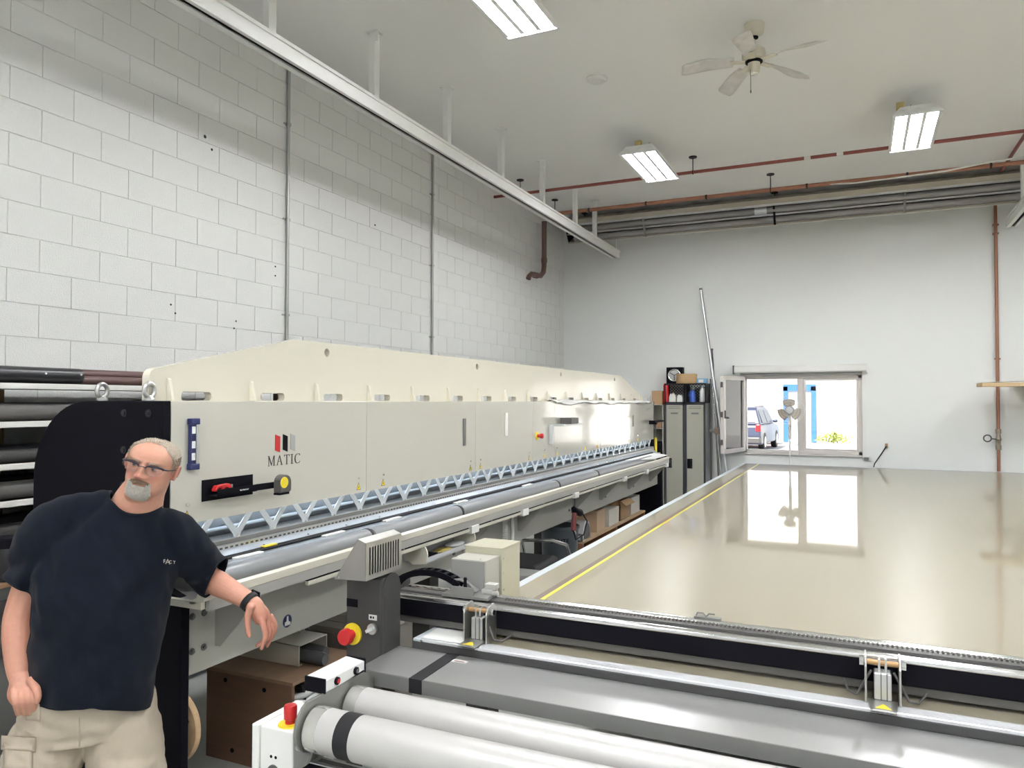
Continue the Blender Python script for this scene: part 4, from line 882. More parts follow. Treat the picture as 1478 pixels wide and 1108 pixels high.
# cabinet and boxes beside the lockers
t = thing('side_cabinet', 'grey open cabinet with clutter between the machine end and the lockers', 'cabinet', (-2.95, 11.9, 0))
obj('body', MB().box(-3.15, -3.13, 11.72, 12.12, 0, 1.80).box(-2.79, -2.775, 11.72, 12.12, 0, 1.80).box(-3.13, -2.79, 12.10, 12.12, 0, 1.80), mat('cabinet_grey', (.46, .45, .40), .5), t)
for z in (.0, .5, 1.0, 1.42, 1.79): obj('shelf', MB().box(-3.13, -2.79, 11.72, 12.10, z, z+.015), MATS['cabinet_grey'], t)
tag(obj('cardboard_box', MB().box(-2.97, -2.80, 11.76, 12.0, 1.805, 2.02), M_card, bevel=.003), 'plain brown cardboard box on the side cabinet', 'box')
tag(obj('brown_carton', MB().box(-2.92, -2.81, 11.74, 11.95, 1.435, 1.56), mat('brown_card', (.30, .17, .10), .7), bevel=.003), 'reddish brown carton on a side cabinet shelf', 'box')
tag(obj('black_case', MB().box(-3.02, -2.81, 11.735, 11.97, 1.015, 1.22), M_black, bevel=.03), 'rounded black case on a side cabinet shelf', 'case')
t = thing('yellow_tool', 'yellow handled tool hanging at the far end of the machine', 'tool', (-2.52, 10.15, 1.1))
obj('grip', MB().tube([(-2.50, 10.10, 1.16), (-2.50, 10.10, 1.36)], .02, 10), M_yellow, t, smooth=50)
obj('rod', MB().tube([(-2.50, 10.10, 1.36), (-2.50, 10.10, 1.56)], .01, 8), M_dgrey, t)
# leaning aluminium poles
def pole(name, p, q, r, m, label, flat=False, clampz=None):
    t = thing(name, label, 'pole', (q[0], q[1], q[2]), 'poles leaning on the back wall')
    obj('tube', (MB().bar(p, q, r*2, r*1.4) if flat else MB().tube([p, q], r, 10)), m, t, smooth=None if flat else 60)
    P_, Q_ = Vector(p), Vector(q); d_ = (Q_-P_).normalized()
    obj('end_plug', MB().tube([P_-d_*.008, P_+d_*.02], r*1.1, 10), M_dgrey, t)
    return t
pole('long_pole', (-2.262, 12.11, 3.645), (-1.72, 11.75, .006), .020, M_alu, 'longest silver pole leaning high against the back wall beside the lockers')
pole('thin_pole', (-2.09, 12.12, 2.68), (-1.95, 12.0, .006), .016, M_dgrey, 'shorter dark grey pole leaning behind the longest silver pole', True)
pole('bright_pole', (-2.16, 12.09, 3.0), (-1.86, 11.85, .006), .012, M_chrome, 'slim bright pole leaning right beside the longest silver pole')
pole('lower_pole', (-2.102, 12.07, 2.2), (-2.085, 11.95, .006), .014, M_mgrey, 'low grey pole standing almost upright beside the lockers')
pole('lower_pole', (-2.045, 12.05, 1.95), (-1.93, 11.88, .006), .014, mat('bronze_pole', (.25, .22, .18), .4, .5), 'short bronze pole with its top below the window head, beside the lockers')
t = thing('pole_clamp', 'brown and silver screw clamp gripping the leaning poles', 'clamp', (-2.02, 11.86, 1.4))
obj('bar', MB().tube([(-2.10, 11.94, 1.395), (-1.86, 11.88, 1.395)], .024, 12), M_steel, t, smooth=60)
obj('jaw', MB().box(-2.02, -1.95, 11.865, 11.885, 1.35, 1.44), mat('jaw_brown', (.22, .15, .11), .5), t, bevel=.004)
obj('screw', MB().tube([(-1.87, 11.885, 1.34), (-1.87, 11.885, 1.46)], .014, 10), M_chrome, t, smooth=60)
# pedestal fan
pf_ = thing('pedestal_fan', 'white pedestal fan with beige blades in front of the window', 'fan', (-.915, 11.80, 0))
fx, fy, fz = -.918, 11.76, 1.725
M_fbl = mat('fan_blade_beige', (.40, .345, .285), .5)
obj('base', MB().lathe([(.20, 0), (.20, .02), (.06, .045), (.03, .06)], (fx, 11.82, 0), 'z', 28), M_white, pf_, smooth=40)
obj('pole', MB().tube([(fx, 11.82, .05), (fx, 11.82, 1.45)], .014, 12), M_white, pf_, smooth=60)
obj('pole_sleeve', MB().tube([(fx, 11.82, 1.30), (fx, 11.82, 1.52)], .022, 12), M_plast, pf_, smooth=60)
obj('motor', MB().lathe([(.04, fy+.15), (.065, fy+.13), (.07, fy+.03)], (fx, 0, fz), 'y', 20).box(fx-.02, fx+.02, fy+.04, fy+.10, 1.50, fz), M_white, pf_, smooth=40)
obj('hub', MB().lathe([(.0, fy-.035), (.05, fy-.03), (.058, fy-.01), (.058, fy+.02)], (fx, 0, fz), 'y', 20), M_plast, pf_, smooth=40)
for k in range(3):
    a0 = math.radians(92+120*k); rows = []
    for r in np.linspace(.045, .165, 8):
        ww = .78*math.sin(min(1, (r-.02)/.125)*PI*.72)
        rows.append([(fx+r*math.cos(a0+s*ww), fy-.002+s*.018, fz+r*math.sin(a0+s*ww)) for s in np.linspace(-1, 1, 7)])
    obj('fan_blade', MB().grid(rows), M_fbl, pf_, smooth=60, solid=.004)
cg = MB()
for r in (.205, .17, .13, .09):
    for dy in ((-.035,) if r < .2 else (0,)):
        cg.tube([(fx+r*math.cos(a), fy+dy*(1-(r/.205)**4), fz+r*math.sin(a)) for a in np.linspace(0, 2*PI, 41)[:-1]], .0035 if r > .2 else .0014, 6, closed=True)
obj('guard_ring', cg, M_white, pf_, smooth=60)
gw = MB()
for k in range(36):
    a = 2*PI*k/36
    gw.tube([(fx+r*math.cos(a), fy-.045+.045*(r/.205)**4, fz+r*math.sin(a)) for r in (.05, .10, .15, .19, .205)], .0009, 4)
    gw.tube([(fx+r*math.cos(a), fy+.05-.05*(r/.205)**3, fz+r*math.sin(a)) for r in (.06, .13, .19, .205)], .0009, 4)
o = obj('guard_wires', gw, M_white, pf_); o['kind'] = 'stuff'
obj('power_cord', MB().tube([(fx+.02, 11.83, 1.28), (fx+.12, 11.86, 1.2), (fx+.10, 11.88, 1.02), (fx+.2, 11.9, .85), (fx+.35, 12.0, .5), (fx+.3, 12.05, 0.01)], .004, 6), M_white, pf_, smooth=60)
# wall shelf with wrapped board, right
t = thing('wall_shelf', 'plywood shelf board with white wrapping sticking out past the copper riser', 'shelf', (2.3, 11.6, 2.03))
obj('board', MB().box(1.45, 3.6, 11.30, 11.80, 2.050, 2.098), wood('shelf_ply', (.50, .36, .20), (.60, .45, .27), 3, (8, 1, 8)), t, bevel=.002)
rows = [[(x, y, 2.10+.035*max(0, (x-1.45))**.8*(1+.1*math.sin(7*y))) for x in np.linspace(1.46, 3.6, 14)] for y in np.linspace(11.29, 11.8, 6)]
obj('wrapping', MB().grid(rows), M_white, t, smooth=60, solid=.004)
for x in (2.4, 3.4): obj('bracket', MB().prism([(11.45, 2.05), (12.148, 2.05), (12.148, 1.70)], 'x', x, x+.03), M_dgrey, t)
obj('cleat', MB().box(1.9, 3.6, 11.80, 12.148, 2.06, 2.09), MATS['shelf_ply'], t)

# ================================================================== ROLL RACK BEHIND THE MACHINE
M_shelfw = mat('rack_rail_white', (.72, .71, .68), .4)
rk = thing('roll_rack', 'white railed wooden rack for fabric rolls against the block wall', 'rack', (-4.2, 2.6, 0))
rails = [1.94, 1.743, 1.528, 1.341, 1.127, .90, .66, .40]
for z in rails:
    obj('shelf_rail', MB().box(-3.93, -3.90, .4, 4.9, z-.030, z), M_shelfw, rk, bevel=.002)
    obj('shelf_board', MB().box(-4.55, -3.93, .4, 4.9, z-.025, z-.010), mat('rack_board', (.10, .097, .085), .7), rk)
M_post = wood('rack_post_wood', (.22, .13, .07), (.29, .18, .10), 4, (8, 8, 1))
for y in (.5, 2.55, 4.75):
    for x in (-4.50, -4.27): obj('post', MB().box(x-.02, x+.02, y-.035, y+.035, 0, 1.91), M_post, rk)
def roll(x, z, r, y0, y1, m, label, core=True):
    t = thing('fabric_roll', label, 'roll', (x, (y0+y1)/2, z-r), 'rolls stored on the rack')
    obj('fabric', MB().tube([(x, y0, z), (x, y1, z)], r, 20), m, t, smooth=50)
    obj('core', MB().lathe([(r*.45, y0-.01), (r*.45, y0+.003)], (x, 0, z), 'y', 14), M_card, t)
    obj('core', MB().lathe([(r*.45, y1-.003), (r*.45, y1+.01)], (x, 0, z), 'y', 14), M_card, t)
    return t
M_rblk = mat('roll_black', (.014, .014, .017), .35); M_rgr = mat('roll_charcoal', (.04, .04, .038), .7, bump=.3, bscale=200)
M_rgr2 = mat('roll_grey', (.105, .10, .096), .7, bump=.2, bscale=200); M_mar = mat('roll_maroon', (.11, .06, .057), .35)
t = roll(-3.97, 1.985, .044, .3, 2.82, M_rblk, 'glossy black roll lying at the front edge of the top shelf')
for y in (2.60, 2.80): obj('end_rivet', MB().lathe([(.006, -3.926), (.005, -3.921)], (0, y, 1.995), 'x', 10), M_white, t)
roll(-4.16, 2.008, .028, .9, 4.6, M_mar, 'maroon tube on the top shelf, above the lower maroon tube')['label'] = 'upper maroon tube on the top shelf behind the black roll'
roll(-4.08, 1.968, .026, .9, 4.6, M_mar, 'lower maroon tube on the top shelf behind the black roll')
roll(-3.98, 1.790, .046, .5, 4.4, M_rgr2, 'mid grey roll at the front of the second shelf from the top')
roll(-4.09, 1.792, .048, .5, 4.4, M_rgr, 'charcoal roll behind the mid grey roll on the second shelf from the top')
roll(-3.98, 1.562, .034, .5, 4.2, M_rgr, 'slim charcoal roll at the front of the third shelf from the top')
roll(-4.07, 1.575, .045, .5, 4.2, M_rblk, 'black roll behind the slim charcoal roll on the third shelf')
roll(-3.985, 1.388, .046, .5, 4.2, M_rgr2, 'grey roll at the front of the fourth shelf from the top')
roll(-4.10, 1.40, .058, .5, 4.2, M_rblk, 'thick black roll behind the grey roll on the fourth shelf')
roll(-3.985, 1.172, .044, .5, 4.2, M_rgr, 'charcoal roll at the front of the fifth shelf from the top')
roll(-4.10, 1.19, .062, .5, 4.2, M_rblk, 'thick black roll behind the charcoal roll on the fifth shelf')
tag(obj('long_board', MB().box(-4.45, -4.2, 2.62, 4.6, 1.734, 1.84), M_plast, bevel=.01), 'pale grey flat panel at the back of the second shelf from the top', 'panel')
roll(-4.0, .96, .06, .5, 4.2, M_rblk, 'thick black roll on the sixth shelf from the top')
roll(-4.0, .72, .06, .5, 4.2, M_rgr2, 'thick grey roll on the seventh shelf from the top')
t = thing('storage_cabinet', 'low grey cabinet in front of the roll rack', 'cabinet', (-3.55, 1.9, 0))
obj('body', MB().box(-3.85, -3.42, 1.5, 2.3, .04, 1.03), M_mgrey, t, bevel=.005)
obj('plinth', MB().box(-3.82, -3.44, 1.53, 2.27, 0, .04), M_black, t)
obj('worktop', MB().box(-3.87, -3.40, 1.48, 2.32, 1.03, 1.05), M_wood, t, bevel=.003)
obj('drawer', MB().box(-3.42, -3.408, 1.54, 2.26, .72, .98), M_dgrey, t, bevel=.003)
t = thing('black_canister', 'black ribbed canister with a screw lid on the grey cabinet', 'canister', (-3.47, 2.14, 1.05))
obj('body', MB().lathe([(.066, 1.05), (.068, 1.055), (.068, 1.185), (.06, 1.195)], (-3.47, 2.14, 0), 'z', 24), M_rubber, t, smooth=40)
m = MB(); pr = []
obj('lid', MB().lathe([(.062, 1.195), (.062, 1.232), (.052, 1.240)], (-3.47, 2.14, 0), 'z', 18), M_black, t, smooth=20)

# ================================================================== THINGS UNDER AND BESIDE THE MACHINE
pc_ = thing('plywood_crate', 'open fronted dark plywood crate under the machine tray', 'crate', (-2.8, 3.15, 0))
M_ply = wood('crate_ply', (.13, .07, .042), (.20, .112, .068), 3, (1, 1, 9)); M_plytop = wood('crate_top_ply', (.19, .115, .07), (.30, .19, .12), 2.5, (7, 1, 1))
obj('near_panel', MB().box(-3.11, -2.545, 2.945, 2.965, 0, .448), M_ply, pc_)
obj('back_panel', MB().box(-3.11, -3.09, 2.965, 3.44, 0, .448), M_ply, pc_)
obj('far_panel', MB().box(-3.09, -2.545, 3.42, 3.44, 0, .448), M_ply, pc_)
obj('top_panel', MB().box(-3.12, -2.53, 2.935, 3.45, .448, .466), M_plytop, pc_, bevel=.002)
obj('bottom_panel', MB().box(-3.09, -2.545, 2.965, 3.42, 0, .02), M_ply, pc_)
for x, z in ((-2.98, .41), (-2.72, .40), (-2.93, .06), (-2.62, .22)): obj('knot', MB().lathe([(.012, 2.943), (.012, 2.9455)], (x, 0, z), 'y', 10), M_black, pc_)
M_paper = mat('paper_stack', (.60, .60, .59), .6, var=.2, scale=40, stretch=(1, 1, 6))
bd = thing('sheet_bundle', 'bundle of curled grey sheets tied with a black strap inside the crate', 'bundle', (-2.68, 3.1, .02))
rows = []
for k in range(9):
    z = .06+.034*k
    rows.append(obj('sheet', MB().tube([(-2.90, 3.0+.012*(k % 3), z), (-2.66, 3.0, z+.012), (-2.59, 3.08, z+.014), (-2.60, 3.22, z+.01), (-2.90, 3.34, z)], .016, 8), M_paper, bd, smooth=60))
obj('strap', MB().tube([(-2.585, 3.09, .025), (-2.572, 3.09, .2), (-2.60, 3.09, .39), (-2.75, 3.09, .40)], .012, 8), M_rubber, bd, smooth=60)
bxm = thing('steel_channel', 'cream open ended metal box lying on the plywood crate', 'metal box', (-2.85, 3.3, .466))
Z0, Z1 = .466, .572
obj('shell', MB().box(-3.10, -2.66, 3.13, 3.136, Z0, Z1).box(-3.10, -2.66, 3.354, 3.36, Z0, Z1).box(-3.10, -2.66, 3.13, 3.36, Z1-.005, Z1).box(-2.70, -2.66, 3.13, 3.16, Z0, Z0+.005), M_cream, bxm)
obj('flange', MB().box(-3.10, -2.80, 3.30, 3.306, Z1, Z1+.035), M_cream, bxm)
obj('rubber_stop', MB().box(-2.90, -2.85, 3.165, 3.215, Z1, Z1+.03), M_black, bxm, bevel=.004)
for i, (y, x1, z) in enumerate(((3.19, -2.535, .503), (3.275, -2.60, .505))):
    tag(obj('dark_tube', MB().tube([(-3.0, y, z), (x1-.02, y, z), (x1, y, z)], [.034, .034, .028], 16), mat('smoked_tube', (.07, .072, .075), .2), smooth=50),
        ['smoked grey plastic wrapped tube sticking out furthest from the cream metal box', 'smoked grey plastic wrapped tube lying shorter inside the cream metal box'][i], 'tube')
tag(obj('plank_bundle', MB().box(-2.95, -2.50, 3.52, 3.98, 0, .52), mat('weathered_board', (.20, .18, .16), .7, var=.2), bevel=.003), 'low grey weathered box standing behind the plywood crate', 'box')
for k in range(4):
    tag(obj('plank', MB().box(-2.93, -2.48, 3.54+.11*k, 3.64+.11*k, .521, .545), mat('weathered_plank', (.30, .27, .235), .7, var=.2), bevel=.002), 'weathered grey plank lying on the box behind the plywood crate', 'plank', 'planks behind the plywood crate')
rl = thing('wooden_reel', 'wooden disc end of a roll mounted low behind the black end plate', 'reel', (-2.535, 2.3, .39))
obj('flange', MB().lathe([(.15, 2.205), (.152, 2.21), (.152, 2.228), (.15, 2.232)], (-2.535, 0, .54), 'y', 40), wood('reel_wood', (.46, .30, .16), (.60, .42, .25), 2, (1, 1, 6)), rl)
obj('core', MB().lathe([(.085, 2.19), (.085, 2.206)], (-2.535, 0, .54), 'y', 30), M_mgrey, rl)
obj('hub_sleeve', MB().tube([(-2.535, 2.232, .54), (-2.535, 2.30, .54)], .06, 20), M_mgrey, rl, smooth=50)
for a in (20, 140, 260): obj('bolt', MB().lathe([(.008, 2.198), (.008, 2.206)], (-2.535+.12*math.cos(math.radians(a)), 0, .54+.12*math.sin(math.radians(a))), 'y', 8), M_chrome, rl)
obj('axle', MB().tube([(-2.535, 2.171, .54), (-2.535, 2.21, .54)], .025, 14), M_dgrey, rl)
# hanging parts tray under the lip
ht = thing('parts_tray', 'cream parts tray with rounded ends hung under the machine lip', 'tray', (-2.25, 3.95, .93))
ep_ = [(-2.37, 1.05), (-2.29, 1.05)] + arc(-2.27, .985, .065, 60, -20, 6) + [(-2.215, .935), (-2.30, .925), (-2.37, .96)]
for y in (3.66, 4.24): obj('end_cheek', MB().prism(ep_, 'y', y, y+.012), M_cream, ht)
obj('pan', MB().box(-2.37, -2.225, 3.672, 4.24, .935, .945).box(-2.37, -2.36, 3.672, 4.24, .945, 1.05).box(-2.232, -2.225, 3.672, 4.24, .945, .962), M_plast, ht)
tag(obj('wrench_set', MB().box(-2.34, -2.25, 3.70, 3.86, .9455, .962), M_black, bevel=.006), 'dark tool roll lying in the hanging parts tray', 'tool')
tag(obj('yellow_rag', MB().ball((-2.29, 3.98, .953), (.045, .08, .008)), mat('mustard_cloth', (.48, .38, .10), .8), smooth=60), 'mustard yellow rag in the hanging parts tray', 'rag')
tag(obj('clear_bag', MB().ball((-2.29, 4.13, .962), (.05, .09, .016)), M_plast, smooth=60), 'clear plastic bag of parts in the hanging parts tray', 'bag')
# trash bin
tb_ = thing('trash_bin', 'dark grey round trash bin with embossed lettering', 'bin', (-2.56, 6.65, 0))
M_bin = mat('bin_plastic', (.06, .07, .08), .45)
obj('tub', MB().lathe([(.145, 0), (.15, .01), (.175, .66), (.185, .665), (.185, .69), (.172, .69), (.168, .66), (.14, .03), (0.0, .03)], (-2.56, 6.65, 0), 'z', 36, cap=False), M_bin, tb_, smooth=40)
obj('rib', MB().lathe([(.163, .38), (.169, .385), (.170, .40), (.165, .405)], (-2.56, 6.65, 0), 'z', 36, cap=False), M_bin, tb_, smooth=40)
obj('handle', MB().tube([(-2.395, 6.70, .60), (-2.365, 6.71, .60), (-2.365, 6.71, .54), (-2.40, 6.70, .54)], .012, 8), M_bin, tb_, smooth=60)
vd = Vector((2.56, -6.65, 0)).normalized(); vr = Vector((-vd.y, vd.x, 0))
def binf(u, v, w):
    a = u/.17; return (-2.56+.1735*(vd.x*math.cos(a)+vr.x*math.sin(a)), 6.65+.1735*(vd.y*math.cos(a)+vr.y*math.sin(a)), .545+v)
obj('lettering', text_mb('BRUTE', .06, binf, .0), M_black, tb_, solid=.004)
# heat gun hanging from the slot rail
hg = thing('heat_gun', 'black heat gun hanging with its cord above the trash bin', 'tool', (-2.24, 6.15, .7))
obj('hook', MB().tube([(-2.235, 6.15, 1.03), (-2.225, 6.15, .98), (-2.235, 6.15, .93)], .008, 8), M_dgrey, hg, smooth=60)
obj('body', MB().tube([(-2.235, 6.13, .93), (-2.235, 6.17, .90), (-2.235, 6.30, .87), (-2.235, 6.34, .86)], [.02, .034, .032, .018], 12), M_black, hg, smooth=50)
obj('grip', MB().tube([(-2.235, 6.16, .89), (-2.235, 6.14, .80), (-2.235, 6.13, .74)], [.022, .022, .026], 12), mat('maroon_grip', (.16, .03, .03), .4), hg, smooth=50)
obj('cord', MB().tube([(-2.235, 6.13, .74), (-2.22, 6.15, .66), (-2.20, 6.3, .68), (-2.21, 6.42, .78), (-2.235, 6.36, .86)], .007, 8), M_rubber, hg, smooth=60)
obj('nozzle', MB().tube([(-2.235, 6.13, .745), (-2.235, 6.19, .70)], [.016, .010], 10), M_chrome, hg, smooth=60)
# low wooden bench with boxes
wbn = thing('wooden_bench', 'low reddish brown wooden bench loaded with boxes under the machine', 'bench', (-2.7, 8.35, 0))
M_bench = wood('bench_wood', (.22, .095, .05), (.32, .15, .085), 3, (1, 8, 8)); M_bedge = wood('bench_edge', (.42, .27, .16), (.52, .35, .22), 3, (1, 8, 8))
obj('top', MB().box(-2.92, -2.50, 7.15, 9.55, .43, .452), M_bedge, wbn)
for y in (7.15, 8.30, 9.52): obj('upright', MB().box(-2.92, -2.505, y, y+.025, 0, .43), M_bench, wbn)
obj('back', MB().box(-2.92, -2.90, 7.175, 9.52, .02, .43), M_bench, wbn)
obj('shelf', MB().box(-2.90, -2.51, 7.175, 9.52, .10, .12), M_bench, wbn)
gb = thing('grey_mailbox', 'grey round topped plastic housing lying first on the wooden bench', 'box', (-2.68, 7.36, .452))
mbp = [(7.20, .455), (7.42, .455), (7.42, .53)] + arc(7.31, .53, .11, 0, 180, 10)
obj('shell', MB().prism(mbp, 'x', -2.88, -2.52), M_plast, gb, bevel=.004)
obj('dark_mouth', MB().prism([(7.225, .465), (7.395, .465), (7.395, .53)]+arc(7.31, .53, .085, 0, 180, 8), 'x', -2.522, -2.515), M_dgrey, gb)
tag(obj('cardboard_carton', MB().box(-2.85, -2.54, 7.70, 7.98, .452, .68), mat('carton_tan', (.46, .34, .23), .8), bevel=.003), 'tan cardboard carton on the wooden bench next to the grey housing', 'box')
tag(obj('white_carton', MB().box(-2.86, -2.53, 8.10, 8.48, .452, .64), mat('carton_white', (.60, .57, .50), .6), bevel=.003), 'off-white carton between the tan carton and the open box on the bench', 'box')
ob = thing('open_box', 'open brown cardboard box on the wooden bench', 'box', (-2.7, 8.75, .452))
obj('side', MB().box(-2.87, -2.86, 8.56, 8.96, .452, .68).box(-2.55, -2.54, 8.56, 8.96, .452, .68).box(-2.87, -2.54, 8.56, 8.57, .452, .68).box(-2.87, -2.54, 8.95, 8.96, .452, .68).box(-2.87, -2.54, 8.56, 8.96, .452, .458), M_card, ob)
obj('flap', MB().add([(-2.54, 8.57, .68), (-2.54, 8.95, .68), (-2.47, 8.95, .63), (-2.47, 8.57, .63)], [(0, 1, 2, 3)]), M_card, ob, solid=.004)
tag(obj('label_carton', MB().box(-2.86, -2.55, 9.06, 9.46, .452, .66), mat('carton_pale', (.52, .50, .46), .6), bevel=.003), 'pale carton at the far end of the wooden bench', 'box')
# dark hand cart with a bent silver handle
hc = thing('hand_cart', 'black cart with a bent silver handle beside the trash bin', 'cart', (-2.35, 5.6, 0))
obj('deck', MB().box(-2.65, -2.15, 5.2, 6.0, .16, .22), M_black, hc, bevel=.01)
obj('handle', MB().tube([(-2.20, 5.95, .22), (-2.20, 5.95, .58), (-2.21, 5.90, .66), (-2.26, 5.70, .725), (-2.50, 5.66, .715), (-2.62, 5.90, .66), (-2.62, 5.95, .55), (-2.62, 5.95, .22)], .014, 10), M_chrome, hc, smooth=60)
for x in (-2.6, -2.2):
    for y in (5.3, 5.9): obj('wheel', MB().lathe([(.03, -.02), (.075, -.018), (.08, -.01), (.08, .01), (.075, .018), (.03, .02)], (x, y, .08), 'x', 20), M_rubber, hc, smooth=40)
obj('cover', MB().box(-2.60, -2.22, 5.25, 5.75, .22, .60), mat('dark_cover', (.02, .02, .022), .6), hc, bevel=.03)
ct = thing('grey_case', 'small grey case standing behind the black cart', 'case', (-2.10, 4.6, 0))
obj('body', MB().box(-2.22, -2.02, 4.75, 4.95, 0, .66), M_mgrey, ct, bevel=.02)
obj('hose', MB().tube([(-2.02+.0, 4.72, .60), (-1.99, 4.70, .40), (-2.0, 4.70, .1)], .02, 10), M_rubber, ct, smooth=60)
# hose reel at the far end
hr = thing('hose_reel', 'black hose reel at the far end of the machine', 'reel', (-2.70, 10.45, 0))
obj('disc', MB().lathe([(.25, -.03), (.26, -.02), (.26, .02), (.25, .03)], (-2.69, 10.55, .42), 'x', 36), M_black, hr, smooth=30)
obj('hose', MB().tube([(-2.64, 10.55+.2*math.cos(a), .42+.2*math.sin(a)) for a in np.linspace(0, 2*PI, 33)[:-1]], .022, 8, closed=True), M_rubber, hr, smooth=60)
obj('hub', MB().lathe([(.05, -.035), (.05, .05)], (-2.69, 10.55, .42), 'x', 16), M_dgrey, hr)
obj('stand', MB().box(-2.84, -2.59, 10.45, 10.65, 0, .03).box(-2.75, -2.725, 10.5, 10.6, .03, .42), M_dgrey, hr)
# ================================================================== OUTSIDE THE WINDOW
M_ground = mat('outdoor_concrete', (.55, .54, .52), .8, var=.08, scale=1)
struct('ground_outside', MB().box(-40, 40, YB+.2, 70, -.3, -.02), M_ground)
M_bldg = mat('building_white', (.78, .78, .76), .7); M_blue2 = mat('building_blue', (.05, .16, .42), .4)
BY = 37.
bd = thing('building', 'white building across the yard with a blue framed door and windows', 'building', (0, BY, 0))
obj('facade', MB().box(-25, 25, BY, BY+6, -.1, 7), M_bldg, bd)
dr = obj('door_frame', MB().box(-3.15, -2.95, BY-.12, BY, 0, 2.55).box(-1.95, -1.75, BY-.12, BY, 0, 2.55).box(-3.15, -1.75, BY-.12, BY, 2.35, 2.65), M_blue2, bd)
obj('door_glass', MB().box(-2.95, -1.95, BY-.05, BY, 0, 2.35), mat('bright_glass', (.55, .65, .75), .1), dr)
for x0, x1, z0, z1 in ((1.55, 4.2, 1.35, 2.60), (-8.2, -5.6, .9, 2.7), (-11.5, -9.4, .9, 2.7)):
    wf = obj('window_frame', MB().box(x0, x1, BY-.1, BY, z0, z0+.12).box(x0, x1, BY-.1, BY, z1-.22, z1).box(x0, x0+.12, BY-.1, BY, z0, z1).box(x1-.12, x1, BY-.1, BY, z0, z1).box((x0+x1)/2-.05, (x0+x1)/2+.05, BY-.1, BY, z0, z1), M_blue2, bd)
    obj('window_pane', MB().box(x0+.12, (x0+x1)/2-.05, BY-.06, BY, z0+.12, z1-.22), MATS['bright_glass'], wf)
    obj('window_pane', MB().box((x0+x1)/2+.05, x1-.12, BY-.06, BY, z0+.12, z1-.22), MATS['bright_glass'], wf)
obj('red_downpipe', MB().tube([(1.2, BY-.1, 0), (1.2, BY-.1, 3.4)], .09, 10), mat('red_brick_pipe', (.45, .12, .10), .6), bd)
obj('red_rail', MB().box(1.6, 4.6, BY-.2, BY-.1, .95, 1.05), MATS['red_brick_pipe'], bd)
tag(obj('waste_barrel', MB().lathe([(.28, -.02), (.30, .3), (.30, .9), (.28, 1.05)], (3.2, BY-.8, 0), 'z', 20), mat('barrel_maroon', (.20, .06, .07), .5), smooth=40), 'maroon barrel against the white building outside', 'barrel')
sh = thing('yard_shrub', 'small yellow green shrub at the foot of the white building', 'shrub', (-1.0, BY-.6, -.02))
random.seed(3)
lm_ = MB()
for k in range(160):
    a = random.uniform(0, 2*PI); r = random.uniform(0, .6); c_ = Vector((-1.0+1.3*r*math.cos(a), BY-.6+.5*r*math.sin(a), random.uniform(.05, .55-.4*r)))
    u_ = Vector((random.uniform(-1, 1), random.uniform(-1, 1), random.uniform(0, 1))).normalized()*.12; v_ = u_.cross(Vector((random.uniform(-1, 1), random.uniform(-1, 1), .3))).normalized()*.04
    lm_.add([c_-u_, c_+v_, c_+u_, c_-v_], [(0, 1, 2, 3)])
o = obj('foliage', lm_, mat('shrub_leaf', (.30, .36, .08), .6), sh); o['kind'] = 'stuff'
obj('stem', MB().tube([(-1.0, BY-.6, -.02), (-1.0, BY-.6, .35)], .03, 8), M_wood, sh)
